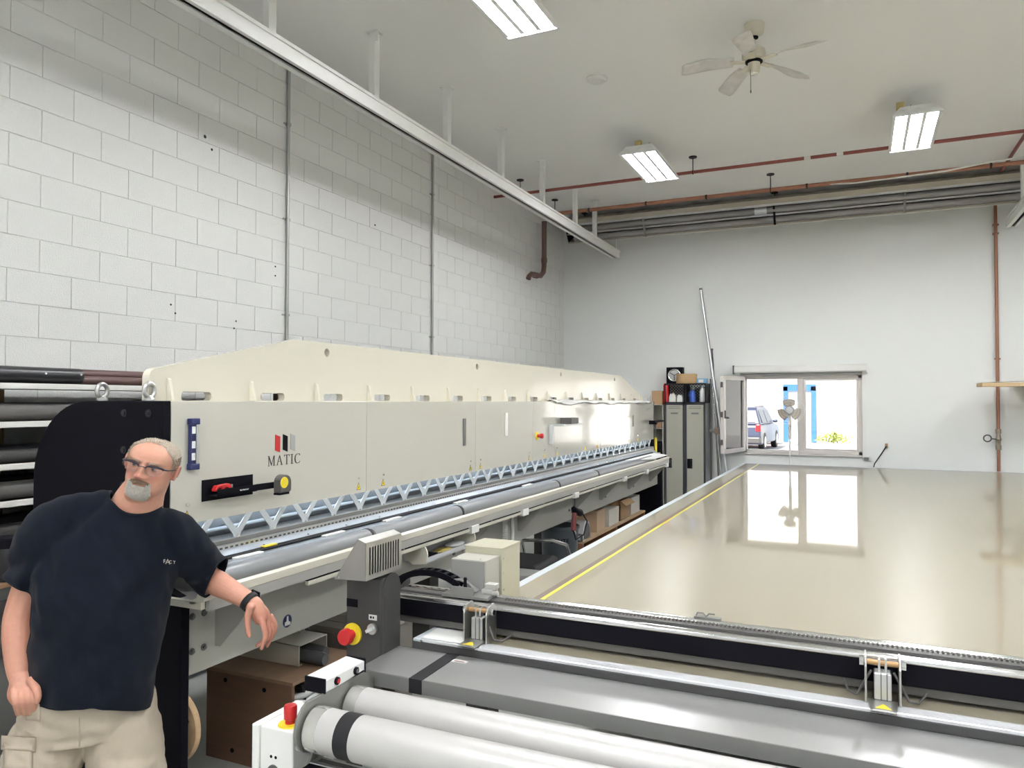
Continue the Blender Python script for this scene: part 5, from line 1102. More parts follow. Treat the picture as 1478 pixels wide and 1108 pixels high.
def car(loc, rot, paint, label):
    t = thing('car', label, 'car', loc); t.rotation_euler.z = rot
    def P(name, mb, m, par=None, **k):
        o_ = link(name, mb.mesh(name, (0, 0, 0), k.pop('smooth', None)), m, par or t, **k); return o_
    # side profile in y (length, rear at -2.3) and z; rear faces -y
    lower = [(-2.3, .38), (-2.32, .65), (-2.28, .98), (-2.15, 1.02), (1.0, 1.02), (1.9, .93), (2.25, .75), (2.3, .40), (2.1, .28), (-2.15, .28)]
    upper = [(-2.18, 1.02), (-1.98, 1.55), (-1.75, 1.66), (.1, 1.68), (.45, 1.55), (1.15, 1.02)]
    def loft(prof, w0, w1, zlo, zhi):
        m = MB(); n = len(prof)
        def wd(z): return w0+(w1-w0)*max(0, min(1, (z-zlo)/(zhi-zlo)))
        vs = [(-wd(z), y, z) for y, z in prof]+[(wd(z), y, z) for y, z in prof]
        return m.add(vs, [tuple(range(n))[::-1], tuple(range(n, 2*n))]+[(i, (i+1) % n, n+(i+1) % n, n+i) for i in range(n)])
    P('body', loft(lower, .90, .88, .3, 1.02), paint, bevel=.06)
    P('cabin', loft(upper, .86, .66, 1.02, 1.68), paint, bevel=.05)
    gl = mat('car_glass', (.03, .04, .06), .35)
    P('rear_window', MB().add([(-.66, -2.165, 1.10), (.66, -2.165, 1.10), (.56, -2.02, 1.50), (-.56, -2.02, 1.50)], [(0, 1, 2, 3)]), gl, solid=.02)
    for s in (-1, 1):
        for y0, y1 in ((-1.75, -.75), (-.65, .35)):
            P('side_window', MB().add([(s*.857, y0, 1.08), (s*.857, y1+.25*(y1 > 0), 1.08), (s*.70, y1, 1.55), (s*.70, y0, 1.55)], [(0, 1, 2, 3)]), gl, solid=.02)
        P('tail_light', MB().box(s*.70 if s > 0 else -.885, .885 if s > 0 else -.70, -2.33, -2.22, .76, 1.04), M_red, bevel=.04)
        P('mirror', MB().ball((s*.98, .55, 1.10), (.10, .06, .07), 12, 8), paint, smooth=60)
        for y in (-1.42, 1.45):
            wh = P('wheel', MB().lathe([(.20, -.11), (.34, -.10), (.36, -.06), (.36, .06), (.34, .10), (.20, .11)], (s*.80, y, .36), 'x', 28), M_rubber, smooth=40)
            P('hub_cap', MB().lathe([(.20, -.112), (.20, .112)], (s*.80, y, .36), 'x', 20), M_alu, wh)
    P('number_plate', MB().box(-.26, .26, -2.34, -2.325, .74, .86), M_white)
    P('rear_bumper', MB().box(-.88, .88, -2.42, -2.28, .34, .56), M_dgrey, bevel=.04)
    P('roof_rail', MB().box(-.62, -.58, -1.7, .0, 1.68, 1.72).box(.58, .62, -1.7, .0, 1.68, 1.72), M_dgrey)
    return t
car((-4.02, 31.3, -.02), math.radians(-3), mat('car_blue_grey', (.05, .06, .10), .35, .1, coat=.15), 'blue grey car parked in the yard, seen from behind')
car((-5.55, 35.2, -.02), math.radians(-88), mat('car_red', (.30, .03, .03), .4, coat=.2), 'red car parked beyond the blue grey car in the yard')
# ================================================================== THE MAN
MO = Vector((-2.364, 1.797, 0)); VA = Vector((.9086, .4177, 0)); VB = Vector((.4177, -.9086, 0))
def W(p): return MO + VA*p[0] + VB*p[1] + Vector((0, 0, p[2]))
def Wl(ps): return [W(p) for p in ps]
man = thing('person', 'man in a navy t-shirt and beige cargo shorts leaning on the machine tray', 'person', MO)
def voxel(mb, size, smooth_n, name, mid=None, factor=.5):
    me = mb.mesh('tmp'); o = bpy.data.objects.new('tmp', me); COL.objects.link(o)
    r = o.modifiers.new('r', 'REMESH'); r.mode = 'VOXEL'; r.voxel_size = size; r.adaptivity = 0
    if smooth_n:
        s_ = o.modifiers.new('s', 'SMOOTH'); s_.factor = factor; s_.iterations = smooth_n
    dg = bpy.context.evaluated_depsgraph_get(); dg.update()
    out = bpy.data.meshes.new_from_object(o.evaluated_get(dg)); out.name = name
    bpy.data.objects.remove(o); bpy.data.meshes.remove(me)
    return out
def loft(secs, n=28, ex=2.3):
    """secs: (a, b, z, half width, half depth front, half depth back, yaw deg) -> closed loft"""
    m = MB(); rings = []
    for a, b, z, w_, df, db, yw in secs:
        c, s = math.cos(math.radians(yw)), math.sin(math.radians(yw)); rg = []
        for k in range(n):
            t = 2*PI*k/n; cx, sx = math.cos(t), math.sin(t)
            x = w_*math.copysign(abs(cx)**(2/ex), cx); y = (df if sx > 0 else db)*math.copysign(abs(sx)**(2/ex), sx)
            rg.append(W((a+c*x+s*y, b-s*x+c*y, z)))
        rings.append(rg)
    vs = [p for r in rings for p in r]; N = len(rings)
    fs = [(i*n+k, i*n+(k+1) % n, (i+1)*n+(k+1) % n, (i+1)*n+k) for i in range(N-1) for k in range(n)]
    fs += [tuple(range(n))[::-1], tuple((N-1)*n+k for k in range(n))]
    return m.add(vs, fs)
def limb(mb, pts, rs, seg=18, sub=5):
    """smooth tapered limb through local points"""
    P = [Vector(W(p)) for p in pts]; path, rad = [], []
    n = len(P)
    for i in range(n-1):
        p0, p1, p2, p3 = P[max(i-1, 0)], P[i], P[i+1], P[min(i+2, n-1)]
        for k in range(sub):
            t = k/sub
            q = .5*((2*p1)+(p2-p0)*t+(2*p0-5*p1+4*p2-p3)*t*t+(3*p1-p0-3*p2+p3)*t**3)
            path.append(q); rad.append(rs[i]+(rs[i+1]-rs[i])*t)
    path.append(P[-1]); rad.append(rs[-1])
    d0 = (path[0]-path[1]).normalized(); d1 = (path[-1]-path[-2]).normalized()
    path = [path[0]+d0*rad[0]*.85, path[0]+d0*rad[0]*.5]+path+[path[-1]+d1*rad[-1]*.5, path[-1]+d1*rad[-1]*.85]
    rad = [rad[0]*.45, rad[0]*.85]+rad+[rad[-1]*.85, rad[-1]*.45]
    mb.tube(path, rad, seg); return mb

# ---------------------------------------------------------------- head frame
HC = Vector((.166, .040, 1.626))
HU = Vector((.27, .02, .95)).normalized()
f0 = Vector((math.sin(math.radians(6)), math.cos(math.radians(6)), -.05)); HFv = (f0-f0.dot(HU)*HU).normalized()
HX = HU.cross(HFv); HX = HX if HX.x > 0 else -HX
def HL(x, y, z): return tuple(HC+HX*x*1.0+HFv*y*.97+HU*z*.83)
def HW(x, y, z): return W(HL(x, y, z))
zz_ = [-.122, -.114, -.102, -.088, -.074, -.060, -.045, -.03, -.012, .005, .02, .036, .052, .068, .082, .094, .102, .107]
FF_ = [.050, .070, .081, .084, .0815, .084, .085, .086, .0865, .0855, .085, .0895, .0895, .084, .072, .054, .035, .004]
BB_ = [-.01, .002, .012, .022, .038, .055, .068, .078, .086, .091, .094, .095, .093, .086, .074, .056, .037, .004]
WW_ = [.020, .036, .050, .059, .064, .0665, .0685, .070, .0715, .073, .0745, .0755, .0745, .070, .061, .047, .032, .004]
zf = np.linspace(-.122, .107, 240)
def sm(v):
    a = np.interp(zf, zz_, v); k = np.hanning(19); k /= k.sum(); b = np.convolve(np.pad(a, 9, mode='edge'), k, 'valid'); b[-12:] = a[-12:]; return b
FFs, BBs, WWs = sm(FF_), sm(BB_), sm(WW_)
FEAT = [  # x0, z0, sx, sz, amount (mirrored when x0 != 0)
    (0, .014, .0085, .016, .009), (0, -.006, .0095, .015, .019), (0, -.024, .0125, .0105, .027), (.0135, -.029, .0075, .0075, .014), (0, -.038, .008, .004, -.004),
    (.0315, .013, .0165, .0105, -.0115), (.0315, .010, .010, .0065, .0045), (.028, .034, .022, .006, .0035), (.044, -.012, .018, .014, .0045),
    (.050, -.05, .018, .022, .004), (0, -.0475, .012, .0045, .0025), (0, -.0555, .020, .0022, -.0035), (0, -.0625, .015, .0045, .0035), (0, -.0735, .018, .005, -.0025),
    (0, -.096, .018, .012, .005), (.030, -.040, .005, .016, -.002), (0, .062, .03, .02, .002)]
def head_pt(phi, z):
    f, b, w_ = np.interp(z, zf, FFs), np.interp(z, zf, BBs), np.interp(z, zf, WWs)
    c, s = math.cos(phi), math.sin(phi); ex = 2.25
    x = w_*math.copysign(abs(s)**(2/ex), s); y = (f if c > 0 else b)*math.copysign(abs(c)**(2/ex), c)
    if c > .1:
        mk = min(1, (c-.1)/.35); mk = mk*mk*(3-2*mk); dy = 0
        for x0, z0, sx, sz, A in FEAT:
            for sg in ((1, -1) if x0 else (1,)):
                dy += A*math.exp(-((x-sg*x0)/sx)**2-((z-z0)/sz)**2)
        y += dy*mk
    return x, y, z
def head_mb():
    m = MB(); n, N = 144, 130; vs = []
    zs = [-.122+.229*(.5-.5*math.cos(PI*i/(N-1))) for i in range(N)]
    for z in zs:
        for k in range(n): vs.append(HW(*head_pt(2*PI*k/n, z)))
    fs = [(i*n+k, i*n+(k+1) % n, (i+1)*n+(k+1) % n, (i+1)*n+k) for i in range(N-1) for k in range(n)]
    fs += [tuple(range(n))[::-1], tuple((N-1)*n+k for k in range(n))]
    return m.add(vs, fs)

# ---------------------------------------------------------------- body volume (skin)
body = head_mb()
for s in (-1, 1):   # ears
    pts = []
    M3 = Matrix((HX, HFv, HU)).transposed()
    for (y, z, ry, rz, rx) in ((-.004, -.004, .017, .030, .007), (-.002, -.026, .010, .012, .007)):
        c_ = [HL(s*.0745+s*.006, y, z)]
        vs = MB().ball((0, 0, 0), (rx, ry, rz), 14, 10).v
        mbb = MB().ball((0, 0, 0), (rx, ry, rz), 14, 10)
        body.add([HW(s*(.079+.10*max(0, -(v[1]))*1.0)+v[0], y+v[1], z+v[2]) for v in mbb.v], mbb.f)
    body.tube([HW(s*(.085+.004*math.sin(t)), -.006+.018*math.cos(t), -.004+.031*math.sin(t)) for t in np.linspace(-.6, PI+.7, 12)], .0042, 8)
limb(body, [(.066, -.030, 1.42), (.092, -.015, 1.49), (.122, .000, 1.545), (.150, .012, 1.59)], [.105, .084, .069, .064], 24)
body.ball(W((.128, .052, 1.535)), (.045, .045, .03), 16, 10)     # soft under-chin
# torso inside the clothes
tor = loft([(-.06, 0, .80, .16, .12, .12, 30), (-.055, .01, .95, .16, .14, .13, 30), (-.03, .0, 1.15, .18, .13, .12, 33), (.0, -.01, 1.30, .18, .115, .11, 34), (.03, -.015, 1.39, .14, .080, .085, 34), (.062, -.014, 1.450, .095, .068, .075, 30), (.083, -.010, 1.492, .076, .070, .068, 28)])
body.add(tor.v, tor.f)
# arms.  SR = shoulder on the picture's left, SL = the arm resting on the tray
SR, ER, WR = (-.135, .07, 1.420), (-.243, .085, 1.145), (-.205, .145, .950)
SL_, EL, WL_ = (.185, -.09, 1.375), (.255, -.215, 1.192), (.452, -.125, 1.122)
limb(body, [SR, (-.195, .08, 1.28), ER, (-.238, .105, 1.07), (-.222, .128, 1.0), WR], [.062, .056, .050, .049, .041, .034], 20)
limb(body, [SL_, (.222, -.15, 1.29), EL, (.310, -.188, 1.172), (.385, -.155, 1.146), WL_], [.062, .055, .047, .046, .037, .030], 20)
# hand on the tray side: back of the hand to the camera, fingers hanging
def pxl(x, y, b):
    d_ = 2.62-b; return ((x-739)/1086*d_+1.397, b, 1.85-(y-578)/1086*d_)
limb(body, [WL_, pxl(372, 873, -.125), pxl(379, 889, -.125)], [.029, .030, .026], 16)
limb(body, [pxl(368, 869, -.12), pxl(375, 882, -.115), pxl(379, 892, -.112)], [.022, .020, .014], 12)
limb(body, [pxl(373, 870, -.13), pxl(384, 882, -.140), pxl(391, 891, -.150)], [.022, .020, .013], 12)
FING = [([(380, 890), (384.5, 904), (386, 914), (383.5, 924), (381, 932)], -.108, (.0115, .0100, .0092, .0082, .0070)),
        ([(386, 890), (390.5, 905), (390, 917), (381, 924), (374.5, 928)], -.134, (.0115, .0100, .0090, .0080, .0070)),
        ([(391, 889), (396, 903), (396, 914), (391.5, 923), (389, 929)], -.158, (.0110, .0095, .0086, .0078, .0066)),
        ([(394, 886), (400, 897), (400, 907), (397, 914), (395, 919)], -.180, (.0100, .0085, .0076, .0068, .006)),
        ([(365, 873), (361, 885), (360.5, 897), (361.5, 906), (363, 914)], -.085, (.0155, .0125, .0105, .0098, .0080))]
for pts, b, rs in FING: limb(body, [pxl(x, y, b) for x, y in pts], list(rs), 12, 4)
# hand at the pocket
limb(body, [WR, pxl(41, 985, .165), pxl(43, 1000, .18)], [.033, .037, .032], 16)
limb(body, [pxl(32, 986, .155), pxl(29, 998, .17), pxl(32, 1008, .18)], [.025, .023, .017], 12)
for i, x in enumerate((28, 37, 46, 54)):
    limb(body, [pxl(x, 992, .195-.002*i), pxl(x+1, 1004, .212-.003*i), pxl(x+3, 1014, .205-.006*i), pxl(x+6, 1025, .15)], [.0122, .0112, .010, .009], 12, 4)
limb(body, [pxl(52, 978, .18), pxl(59, 989, .21), pxl(62, 999, .22), pxl(61, 1008, .215)], [.014, .0125, .011, .009], 12, 4)
# legs
HIPR, KNR, ANR = (-.13, .03, .80), (-.212, .07, .46), (-.230, .01, .09)
HIPL, KNL, ANL = (.030, -.03, .80), (.090, .0, .46), (.115, -.06, .09)
limb(body, [HIPR, (-.185, .06, .62), KNR, (-.217, .03, .33), (-.225, .01, .20), ANR], [.085, .08, .062, .062, .045, .036], 20)
limb(body, [HIPL, (.068, .0, .62), KNL, (.100, -.03, .33), (.110, -.055, .20), ANL], [.085, .08, .062, .062, .045, .036], 20)
me = voxel(body, .0032, 3, 'body')
# colour of the skin by region
nv = len(me.vertices); co = np.empty(nv*3); me.vertices.foreach_get('co', co); co = co.reshape(-1, 3)
A3 = np.array([VA, VB, Vector((0, 0, 1))]); loc = (co-np.array(MO)) @ A3.T
hd = (loc-np.array(HC)) @ np.array([HX, HFv, HU]).T
col = np.ones((nv, 4)); base = np.array([.52, .275, .195])
col[:, :3] = base
def g(x0, y0, z0, s): return np.exp(-((hd-[x0, y0, z0])**2).sum(1)/s**2)
red = np.zeros(nv)
for x0, y0, z0, s, k in ((0, .105, -.022, .018, .8), (.042, .075, -.02, .022, .75), (-.042, .075, -.02, .022, .75), (.08, 0, -.005, .03, .8), (-.08, 0, -.005, .03, .8), (0, .085, .055, .04, .25), (0, .05, -.12, .05, .35)):
    red += k*g(x0, y0, z0, s)
arm = (loc[:, 2] < 1.25); red[arm] += .25
hand = ((loc[:, 0] > .43) & (loc[:, 2] < 1.09)) | ((loc[:, 0] < -.2) & (loc[:, 2] < .9) & (loc[:, 2] > .75)); red[hand] += .25
red = np.clip(red, 0, 1)[:, None]
col[:, :3] = col[:, :3]*(1-red)+np.array([.50, .185, .135])*red
lip = (np.exp(-((hd[:, 0])/.019)**4-((hd[:, 2]+.0585)/.0055)**4)*(hd[:, 1] > .06))[:, None]
col[:, :3] = col[:, :3]*(1-.7*lip)+np.array([.33, .12, .10])*.7*lip
at = me.color_attributes.new('Col', 'FLOAT_COLOR', 'POINT'); at.data.foreach_set('color', col.ravel())
def skin_mat():
    m = mat('skin', (.5, .27, .19), .48, var=.06, scale=60, bump=.12, bscale=350, sub=.12)
    n, l = m.node_tree.nodes, m.node_tree.links; p = n['Principled BSDF']
    a = n.new('ShaderNodeAttribute'); a.attribute_name = 'Col'
    mx = [x for x in n if x.type == 'MIX'][0]; mx.blend_type = 'MULTIPLY'
    m2 = n.new('ShaderNodeMix'); m2.data_type = 'RGBA'; m2.blend_type = 'MULTIPLY'; m2.inputs[0].default_value = 1
    mx2 = n.new('ShaderNodeMapRange'); mx2.inputs[3].default_value = .9; mx2.inputs[4].default_value = 1.1
    nz = [x for x in n if x.type == 'TEX_NOISE'][0]; l.new(nz.outputs[0], mx2.inputs[0])
    l.new(a.outputs['Color'], m2.inputs[6]); l.new(mx2.outputs[0], m2.inputs[7]); l.new(m2.outputs[2], p.inputs['Base Color'])
    return m
M_skin = skin_mat()
def place(name, me, m, parent, smooth=True, **k):
    me.transform(Matrix.Translation(-Vector(wloc(parent))))
    me.materials.clear(); me.materials.append(m)
    if smooth: me.polygons.foreach_set('use_smooth', [True]*len(me.polygons))
    return link(name, me, m, parent, **k)
bo = place('body', me, M_skin, man)

# ---------------------------------------------------------------- t-shirt
sh = loft([(-.036, .0, .74, .176, .170, .150, 32), (-.037, .0, .80, .181, .180, .150, 32), (-.037, .005, .87, .188, .192, .155, 32), (-.036, .008, .97, .192, .197, .160, 33), (-.026, .006, 1.07, .206, .190, .158, 34), (-.010, .002, 1.19, .228, .170, .150, 35),
           (.004, -.004, 1.30, .226, .150, .138, 35), (.012, -.008, 1.38, .205, .130, .118, 34), (.032, -.010, 1.44, .150, .108, .10, 32), (.058, -.010, 1.485, .104, .090, .083, 30), (.080, -.006, 1.515, .082, .082, .074, 28), (.092, -.004, 1.545, .074, .076, .070, 28)], 40)
limb(sh, [(.05, -.01, 1.468), (-.04, .025, 1.470), SR, (-.180, .075, 1.355), (-.218, .083, 1.265), (-.250, .088, 1.18)], [.072, .068, .094, .092, .076, .072], 24)
limb(sh, [(.09, -.03, 1.420), (.135, -.06, 1.405), SL_, (.222, -.13, 1.310), (.262, -.195, 1.222), (.335, -.19, 1.175)], [.072, .066, .084, .086, .078, .062], 24)
me = voxel(sh, .006, 9, 't_shirt')
def to_loc(me):
    nv = len(me.vertices); co = np.empty(nv*3); me.vertices.foreach_get('co', co); co = co.reshape(-1, 3)
    return (co-np.array(MO)) @ A3.T
def wrinkle(me, fn):
    nv = len(me.vertices); nr = np.empty(nv*3); me.vertices.foreach_get('normal', nr); nr = nr.reshape(-1, 3)
    co = np.empty(nv*3); me.vertices.foreach_get('co', co); co = co.reshape(-1, 3); L_ = to_loc(me)
    d_ = np.array([fn(p) for p in L_]); me.vertices.foreach_set('co', (co+nr*d_[:, None]).ravel()); me.update()
def ridge(v, s): return 1-abs(2*(v*s-math.floor(v*s))-1)
def shirt_w(p):
    a, b, z = p; u = .88*a-.47*b
    d_ = .011*mnoise.noise((u*5+z*4, b*3, z*5-u*4))                      # broad drape
    d_ += .0100*mnoise.noise((u*15-z*10, b*5, z*6+u*8))                   # diagonal folds
    d_ += .0060*mnoise.noise((u*26+z*9, b*8, z*9))
    lo = max(0, min(1, (1.08-z)/.2)); d_ += lo*.0080*mnoise.noise((u*20, b*9, z*4+3))
    sl = max(0, min(1, (abs(u-.02)-.19)/.08))*max(0, min(1, (1.40-z)/.1)); d_ += sl*.010*mnoise.noise((u*9, b*9+2, z*24))
    ap = math.exp(-((u-.225)/.06)**2-((z-1.20)/.12)**2)+math.exp(-((u+.20)/.06)**2-((z-1.25)/.12)**2); d_ += ap*.016*mnoise.noise((u*34, b*6, z*12))
    return d_
wrinkle(me, shirt_w)
# cut the neck hole, sleeve ends and hem
L_ = to_loc(me); kill = np.zeros(len(L_), bool)
NC, NX, NZ = np.array((.088, -.005, 1.505)), None, None
nax = np.array((.22, -.42, .88)); nax /= np.linalg.norm(nax); nax2 = np.array((-.34, .55, .0))
q = L_-NC; hgt = q @ np.array((.502, .41, .762)); rad = np.linalg.norm(q-np.outer(hgt, np.array((.502, .41, .762))), axis=1)
kill |= (hgt > -.055) & (rad < .083+.10*np.clip(hgt, 0, 1)) & (L_[:, 2] > 1.38)
def cap(p0, p1, r):
    d_ = np.array(p1)-np.array(p0); d_ = d_/np.linalg.norm(d_); q = L_-np.array(p1); h = q @ d_; rr = np.linalg.norm(q-np.outer(h, d_), axis=1)
    return (h > 0) & (rr < r)
kill |= cap((-.205, .08, 1.30), (-.232, .086, 1.240), .13)
kill |= cap((.235, -.19, 1.215), (.298, -.19, 1.19), .115)
er = .88*(L_[:, 0]+.05)-.47*L_[:, 1]
kill |= L_[:, 2] < .860-.42*np.clip(er, 0, .3)-.10*np.clip(er, -.3, 0)+.006*np.sin(L_[:, 0]*11)
bm = bmesh.new(); bm.from_mesh(me); bm.verts.ensure_lookup_table()
bmesh.ops.delete(bm, geom=[bm.verts[i] for i in np.nonzero(kill)[0]], context='VERTS')
# keep the biggest island
seen = {}; best = []
for v in bm.verts:
    if v in seen: continue
    st = [v]; isl = []; seen[v] = 1
    while st:
        x = st.pop(); isl.append(x)
        for e in x.link_edges:
            y = e.other_vert(x)
            if y not in seen: seen[y] = 1; st.append(y)
    if len(isl) > len(best): best = isl
bs = set(best); bmesh.ops.delete(bm, geom=[v for v in bm.verts if v not in bs], context='VERTS')
# smooth the cut borders and collect them for the ribbing
bl_ = [v for v in bm.verts if v.is_boundary]
for it in range(14):
    new = {}
    for v in bl_:
        nb = [e.other_vert(v).co for e in v.link_edges if e.is_boundary]
        if len(nb) == 2: new[v] = v.co*.4+(nb[0]+nb[1])*.3
    for v, c_ in new.items(): v.co = c_
loops = []; used = set()
for v in bl_:
    if v in used or not v.is_valid: continue
    lp = [v]; used.add(v); cur = v
    while True:
        nx = [e.other_vert(cur) for e in cur.link_edges if e.is_boundary and e.other_vert(cur) not in used]
        if not nx: break
        cur = nx[0]; used.add(cur); lp.append(cur)
    loops.append([x.co.copy() for x in lp])
bm.to_mesh(me); bm.free()
M_shirt = mat('navy_cotton', (.0050, .0072, .0135), .85, var=.15, scale=120, bump=.25, bscale=500, spec=.1, sheen=.05)
ts = place('t_shirt', me, M_shirt, man, solid=.003)
for lp in loops:
    if len(lp) < 30: continue
    top = sum(p.z for p in lp)/len(lp) > 1.4
    obj('collar_rib' if top else 'hem', MB().tube(lp[::2], .0055 if top else .0032, 8, closed=True, flat=1.), M_shirt, ts, smooth=60)
# small chest lettering laid on the shirt surface
from mathutils.bvhtree import BVHTree
dgm = bmesh.new(); dgm.from_mesh(me); bvh = BVHTree.FromBMesh(dgm); dgm.free()
cam = Vector((0, 0, 1.85)); mloc = Vector(wloc(man))
def chest(px_, py_):
    tgt = W(pxl(px_, py_, 0)); d_ = (tgt-cam).normalized(); h = bvh.ray_cast(cam-mloc, d_)
    return (h[0]+mloc-d_*.004) if h[0] is not None else tgt
def chest_text(txt, x0, y0, size, m, nm):
    t_ = text_mb(txt, size, lambda u, v, w_: (u, v, w_), .0)
    mb_ = MB(); mb_.add([chest(x0+u*400, y0-v*400+u*400*.12) for u, v, w_ in t_.v], t_.f); return obj(nm, mb_, m, ts)
M_print = mat('shirt_print', (.72, .70, .66), .7); M_print2 = mat('shirt_print_tan', (.52, .46, .36), .7)
chest_text('F', 240.4, 810.5, .018, M_print, 'chest_lettering'); chest_text('A', 245.2, 812.3, .026, M_print2, 'chest_lettering'); chest_text('C T', 251.6, 811.4, .015, M_print, 'chest_lettering')

# ---------------------------------------------------------------- cargo shorts
so_ = loft([(-.060, .0, .72, .180, .150, .150, 30), (-.058, .003, .82, .188, .165, .150, 30), (-.058, .005, .93, .180, .165, .145, 30)], 36)
limb(so_, [(-.135, .03, .83), (-.155, .045, .72), (-.190, .065, .60), (-.215, .07, .43)], [.112, .124, .124, .120], 24)
limb(so_, [(.025, -.03, .83), (.045, -.02, .72), (.075, .0, .60), (.092, .005, .43)], [.112, .120, .118, .114], 24)
me = voxel(so_, .006, 6, 'shorts')
def short_w(p):
    a, b, z = p
    d_ = .0075*mnoise.noise((a*6, b*6, z*26+a*6))+.006*mnoise.noise((a*14+z*10, b*8, z*12))
    cr = math.exp(-((a+.05)/.06)**2-((z-.74)/.10)**2); d_ += cr*.010*mnoise.noise((a*10, b*5, z*34))
    return d_+.002*mnoise.noise((a*40, b*40, z*40))
wrinkle(me, short_w)
L_ = to_loc(me); bm = bmesh.new(); bm.from_mesh(me); bm.verts.ensure_lookup_table()
bmesh.ops.delete(bm, geom=[bm.verts[i] for i in np.nonzero((L_[:, 2] < .40) | (L_[:, 2] > .915))[0]], context='VERTS'); bm.to_mesh(me); bm.free()
M_short = mat('beige_twill', (.43, .37, .295), .8, var=.06, scale=30, bump=.2, bscale=400, spec=.2)
sho = place('shorts', me, M_short, man, solid=.004)
dgm = bmesh.new(); dgm.from_mesh(me); bvs = BVHTree.FromBMesh(dgm); dgm.free()
def on_short(px_, py_, lift):
    tgt = W(pxl(px_, py_, .1)); d_ = (tgt-cam).normalized(); h = bvs.ray_cast(cam-mloc, d_)
    return (h[0]+mloc-d_*lift) if h[0] is not None else W(pxl(px_, py_, .12))
def patch(name, x0, x1, y0, y1, lift, sk=0, n=9):
    rows = [[on_short(x0+(x1-x0)*i/n+sk*(j/n), y0+(y1-y0)*j/n+.06*(x1-x0)*i/n, lift*(1 if 0 < i < n and 0 < j < n else .35)) for i in range(n+1)] for j in range(n+1)]
    return obj(name, MB().grid(rows), M_short, sho, smooth=60, solid=.004)
patch('cargo_pocket', 14, 56, 1066, 1104, .010); patch('pocket_flap', 11, 60, 1056, 1076, .017)
patch('pocket_edge', 46, 66, 1000, 1034, .006)
obj('inseam', MB().tube([on_short(121+.1*k, 1030+4*k, .002) for k in range(12)], .0025, 6), M_short, sho, smooth=60)
# socks and shoes
for s, (K, N_) in enumerate(((KNR, ANR), (KNL, ANL))):
    a, b, z = N_
    m = MB(); limb(m, [(a, b, .06), (a, b, .16)], [.046, .048], 16); obj('sock', m, M_mgrey, man, smooth=60)
    f_ = loft([(a, b+.06, .0, .052, .14, .10, 6), (a, b+.06, .025, .054, .145, .105, 6), (a, b+.05, .06, .046, .12, .095, 6), (a, b+.01, .10, .042, .06, .06, 6)], 24)
    sh_ = obj('shoe', f_, M_dgrey, man, smooth=50); obj('shoe_sole', loft([(a, b+.06, .0, .056, .148, .108, 6), (a, b+.06, .022, .056, .148, .108, 6)], 24), M_black, sh_)

# ---------------------------------------------------------------- wrist band
wd = (Vector(W(pxl(374, 876, -.125)))-Vector(W((.40, -.15, 1.142)))).normalized(); wc = Vector(W((.447, -.128, 1.122)))
ua = wd.cross(Vector((0, 0, 1))).normalized(); ub = ua.cross(wd)
m = MB(); rows = []
for h in (-.011, .011):
    rows.append([wc+wd*h+(ua*math.cos(t)*.036+ub*math.sin(t)*.0335) for t in np.linspace(0, 2*PI, 33)])
wb_ = obj('watch_band', m.grid(rows), M_rubber, man, smooth=60, solid=.004)
dv = (ua*(-1 if ua.dot(VA) < 0 else 1)*.75+Vector((0, 0, .5))).normalized()
tc_ = wc+dv*.038
obj('watch_case', MB().bar(tc_-dv*.003, tc_+dv*.006, .026, .034, up=wd), M_black, wb_, bevel=.003)

# ---------------------------------------------------------------- hair, beard, brows, eyes, glasses
random.seed(11)
def shell_pt(phi, z, off):
    x, y, zz = head_pt(phi, z); p = Vector((x, y, zz)); n_ = Vector((x, y, (zz-.0)*.9)).normalized()
    return p+n_*off
def hairline(phi):
    a = abs((phi+PI) % (2*PI)-PI); d_ = math.degrees(a)
    return float(np.interp(d_, [0, 25, 45, 58, 68, 78, 86, 96, 104, 125, 180], [.099, .098, .092, .072, .048, .000, -.016, .016, .012, -.040, -.060]))
m = MB(); nP, nZ = 120, 60; idx = {}; vs = []
for j in range(nZ):
    z = -.064+(.107+.064)*j/(nZ-1)
    for k in range(nP):
        phi = 2*PI*k/nP; e = z-hairline(phi); t = max(0, min(1, e/.014)); t = t*t*(3-2*t)
        vs.append(HW(*shell_pt(phi, z, -.003+t*(.0060+.0012*mnoise.noise((math.cos(phi)*14, math.sin(phi)*14, z*160))))))
fs = []
for j in range(nZ-1):
    for k in range(nP):
        z = -.064+.171*(j+.5)/(nZ-1)
        if z > hairline(2*PI*(k+.5)/nP)-.004: fs.append((j*nP+k, j*nP+(k+1) % nP, (j+1)*nP+(k+1) % nP, (j+1)*nP+k))
fs.append(tuple((nZ-1)*nP+k for k in range(nP)))
m.add(vs, fs)
M_hair = mat('grey_blond_hair', (.47, .40, .32), .6, var=.22, scale=90, bump=.5, bscale=300)
M_beard = mat('grey_beard', (.46, .435, .39), .65, var=.3, scale=120); M_must = mat('brown_moustache', (.22, .145, .10), .65, var=.3, scale=120)
hr_ = obj('hair', m, M_hair, man, smooth=60)
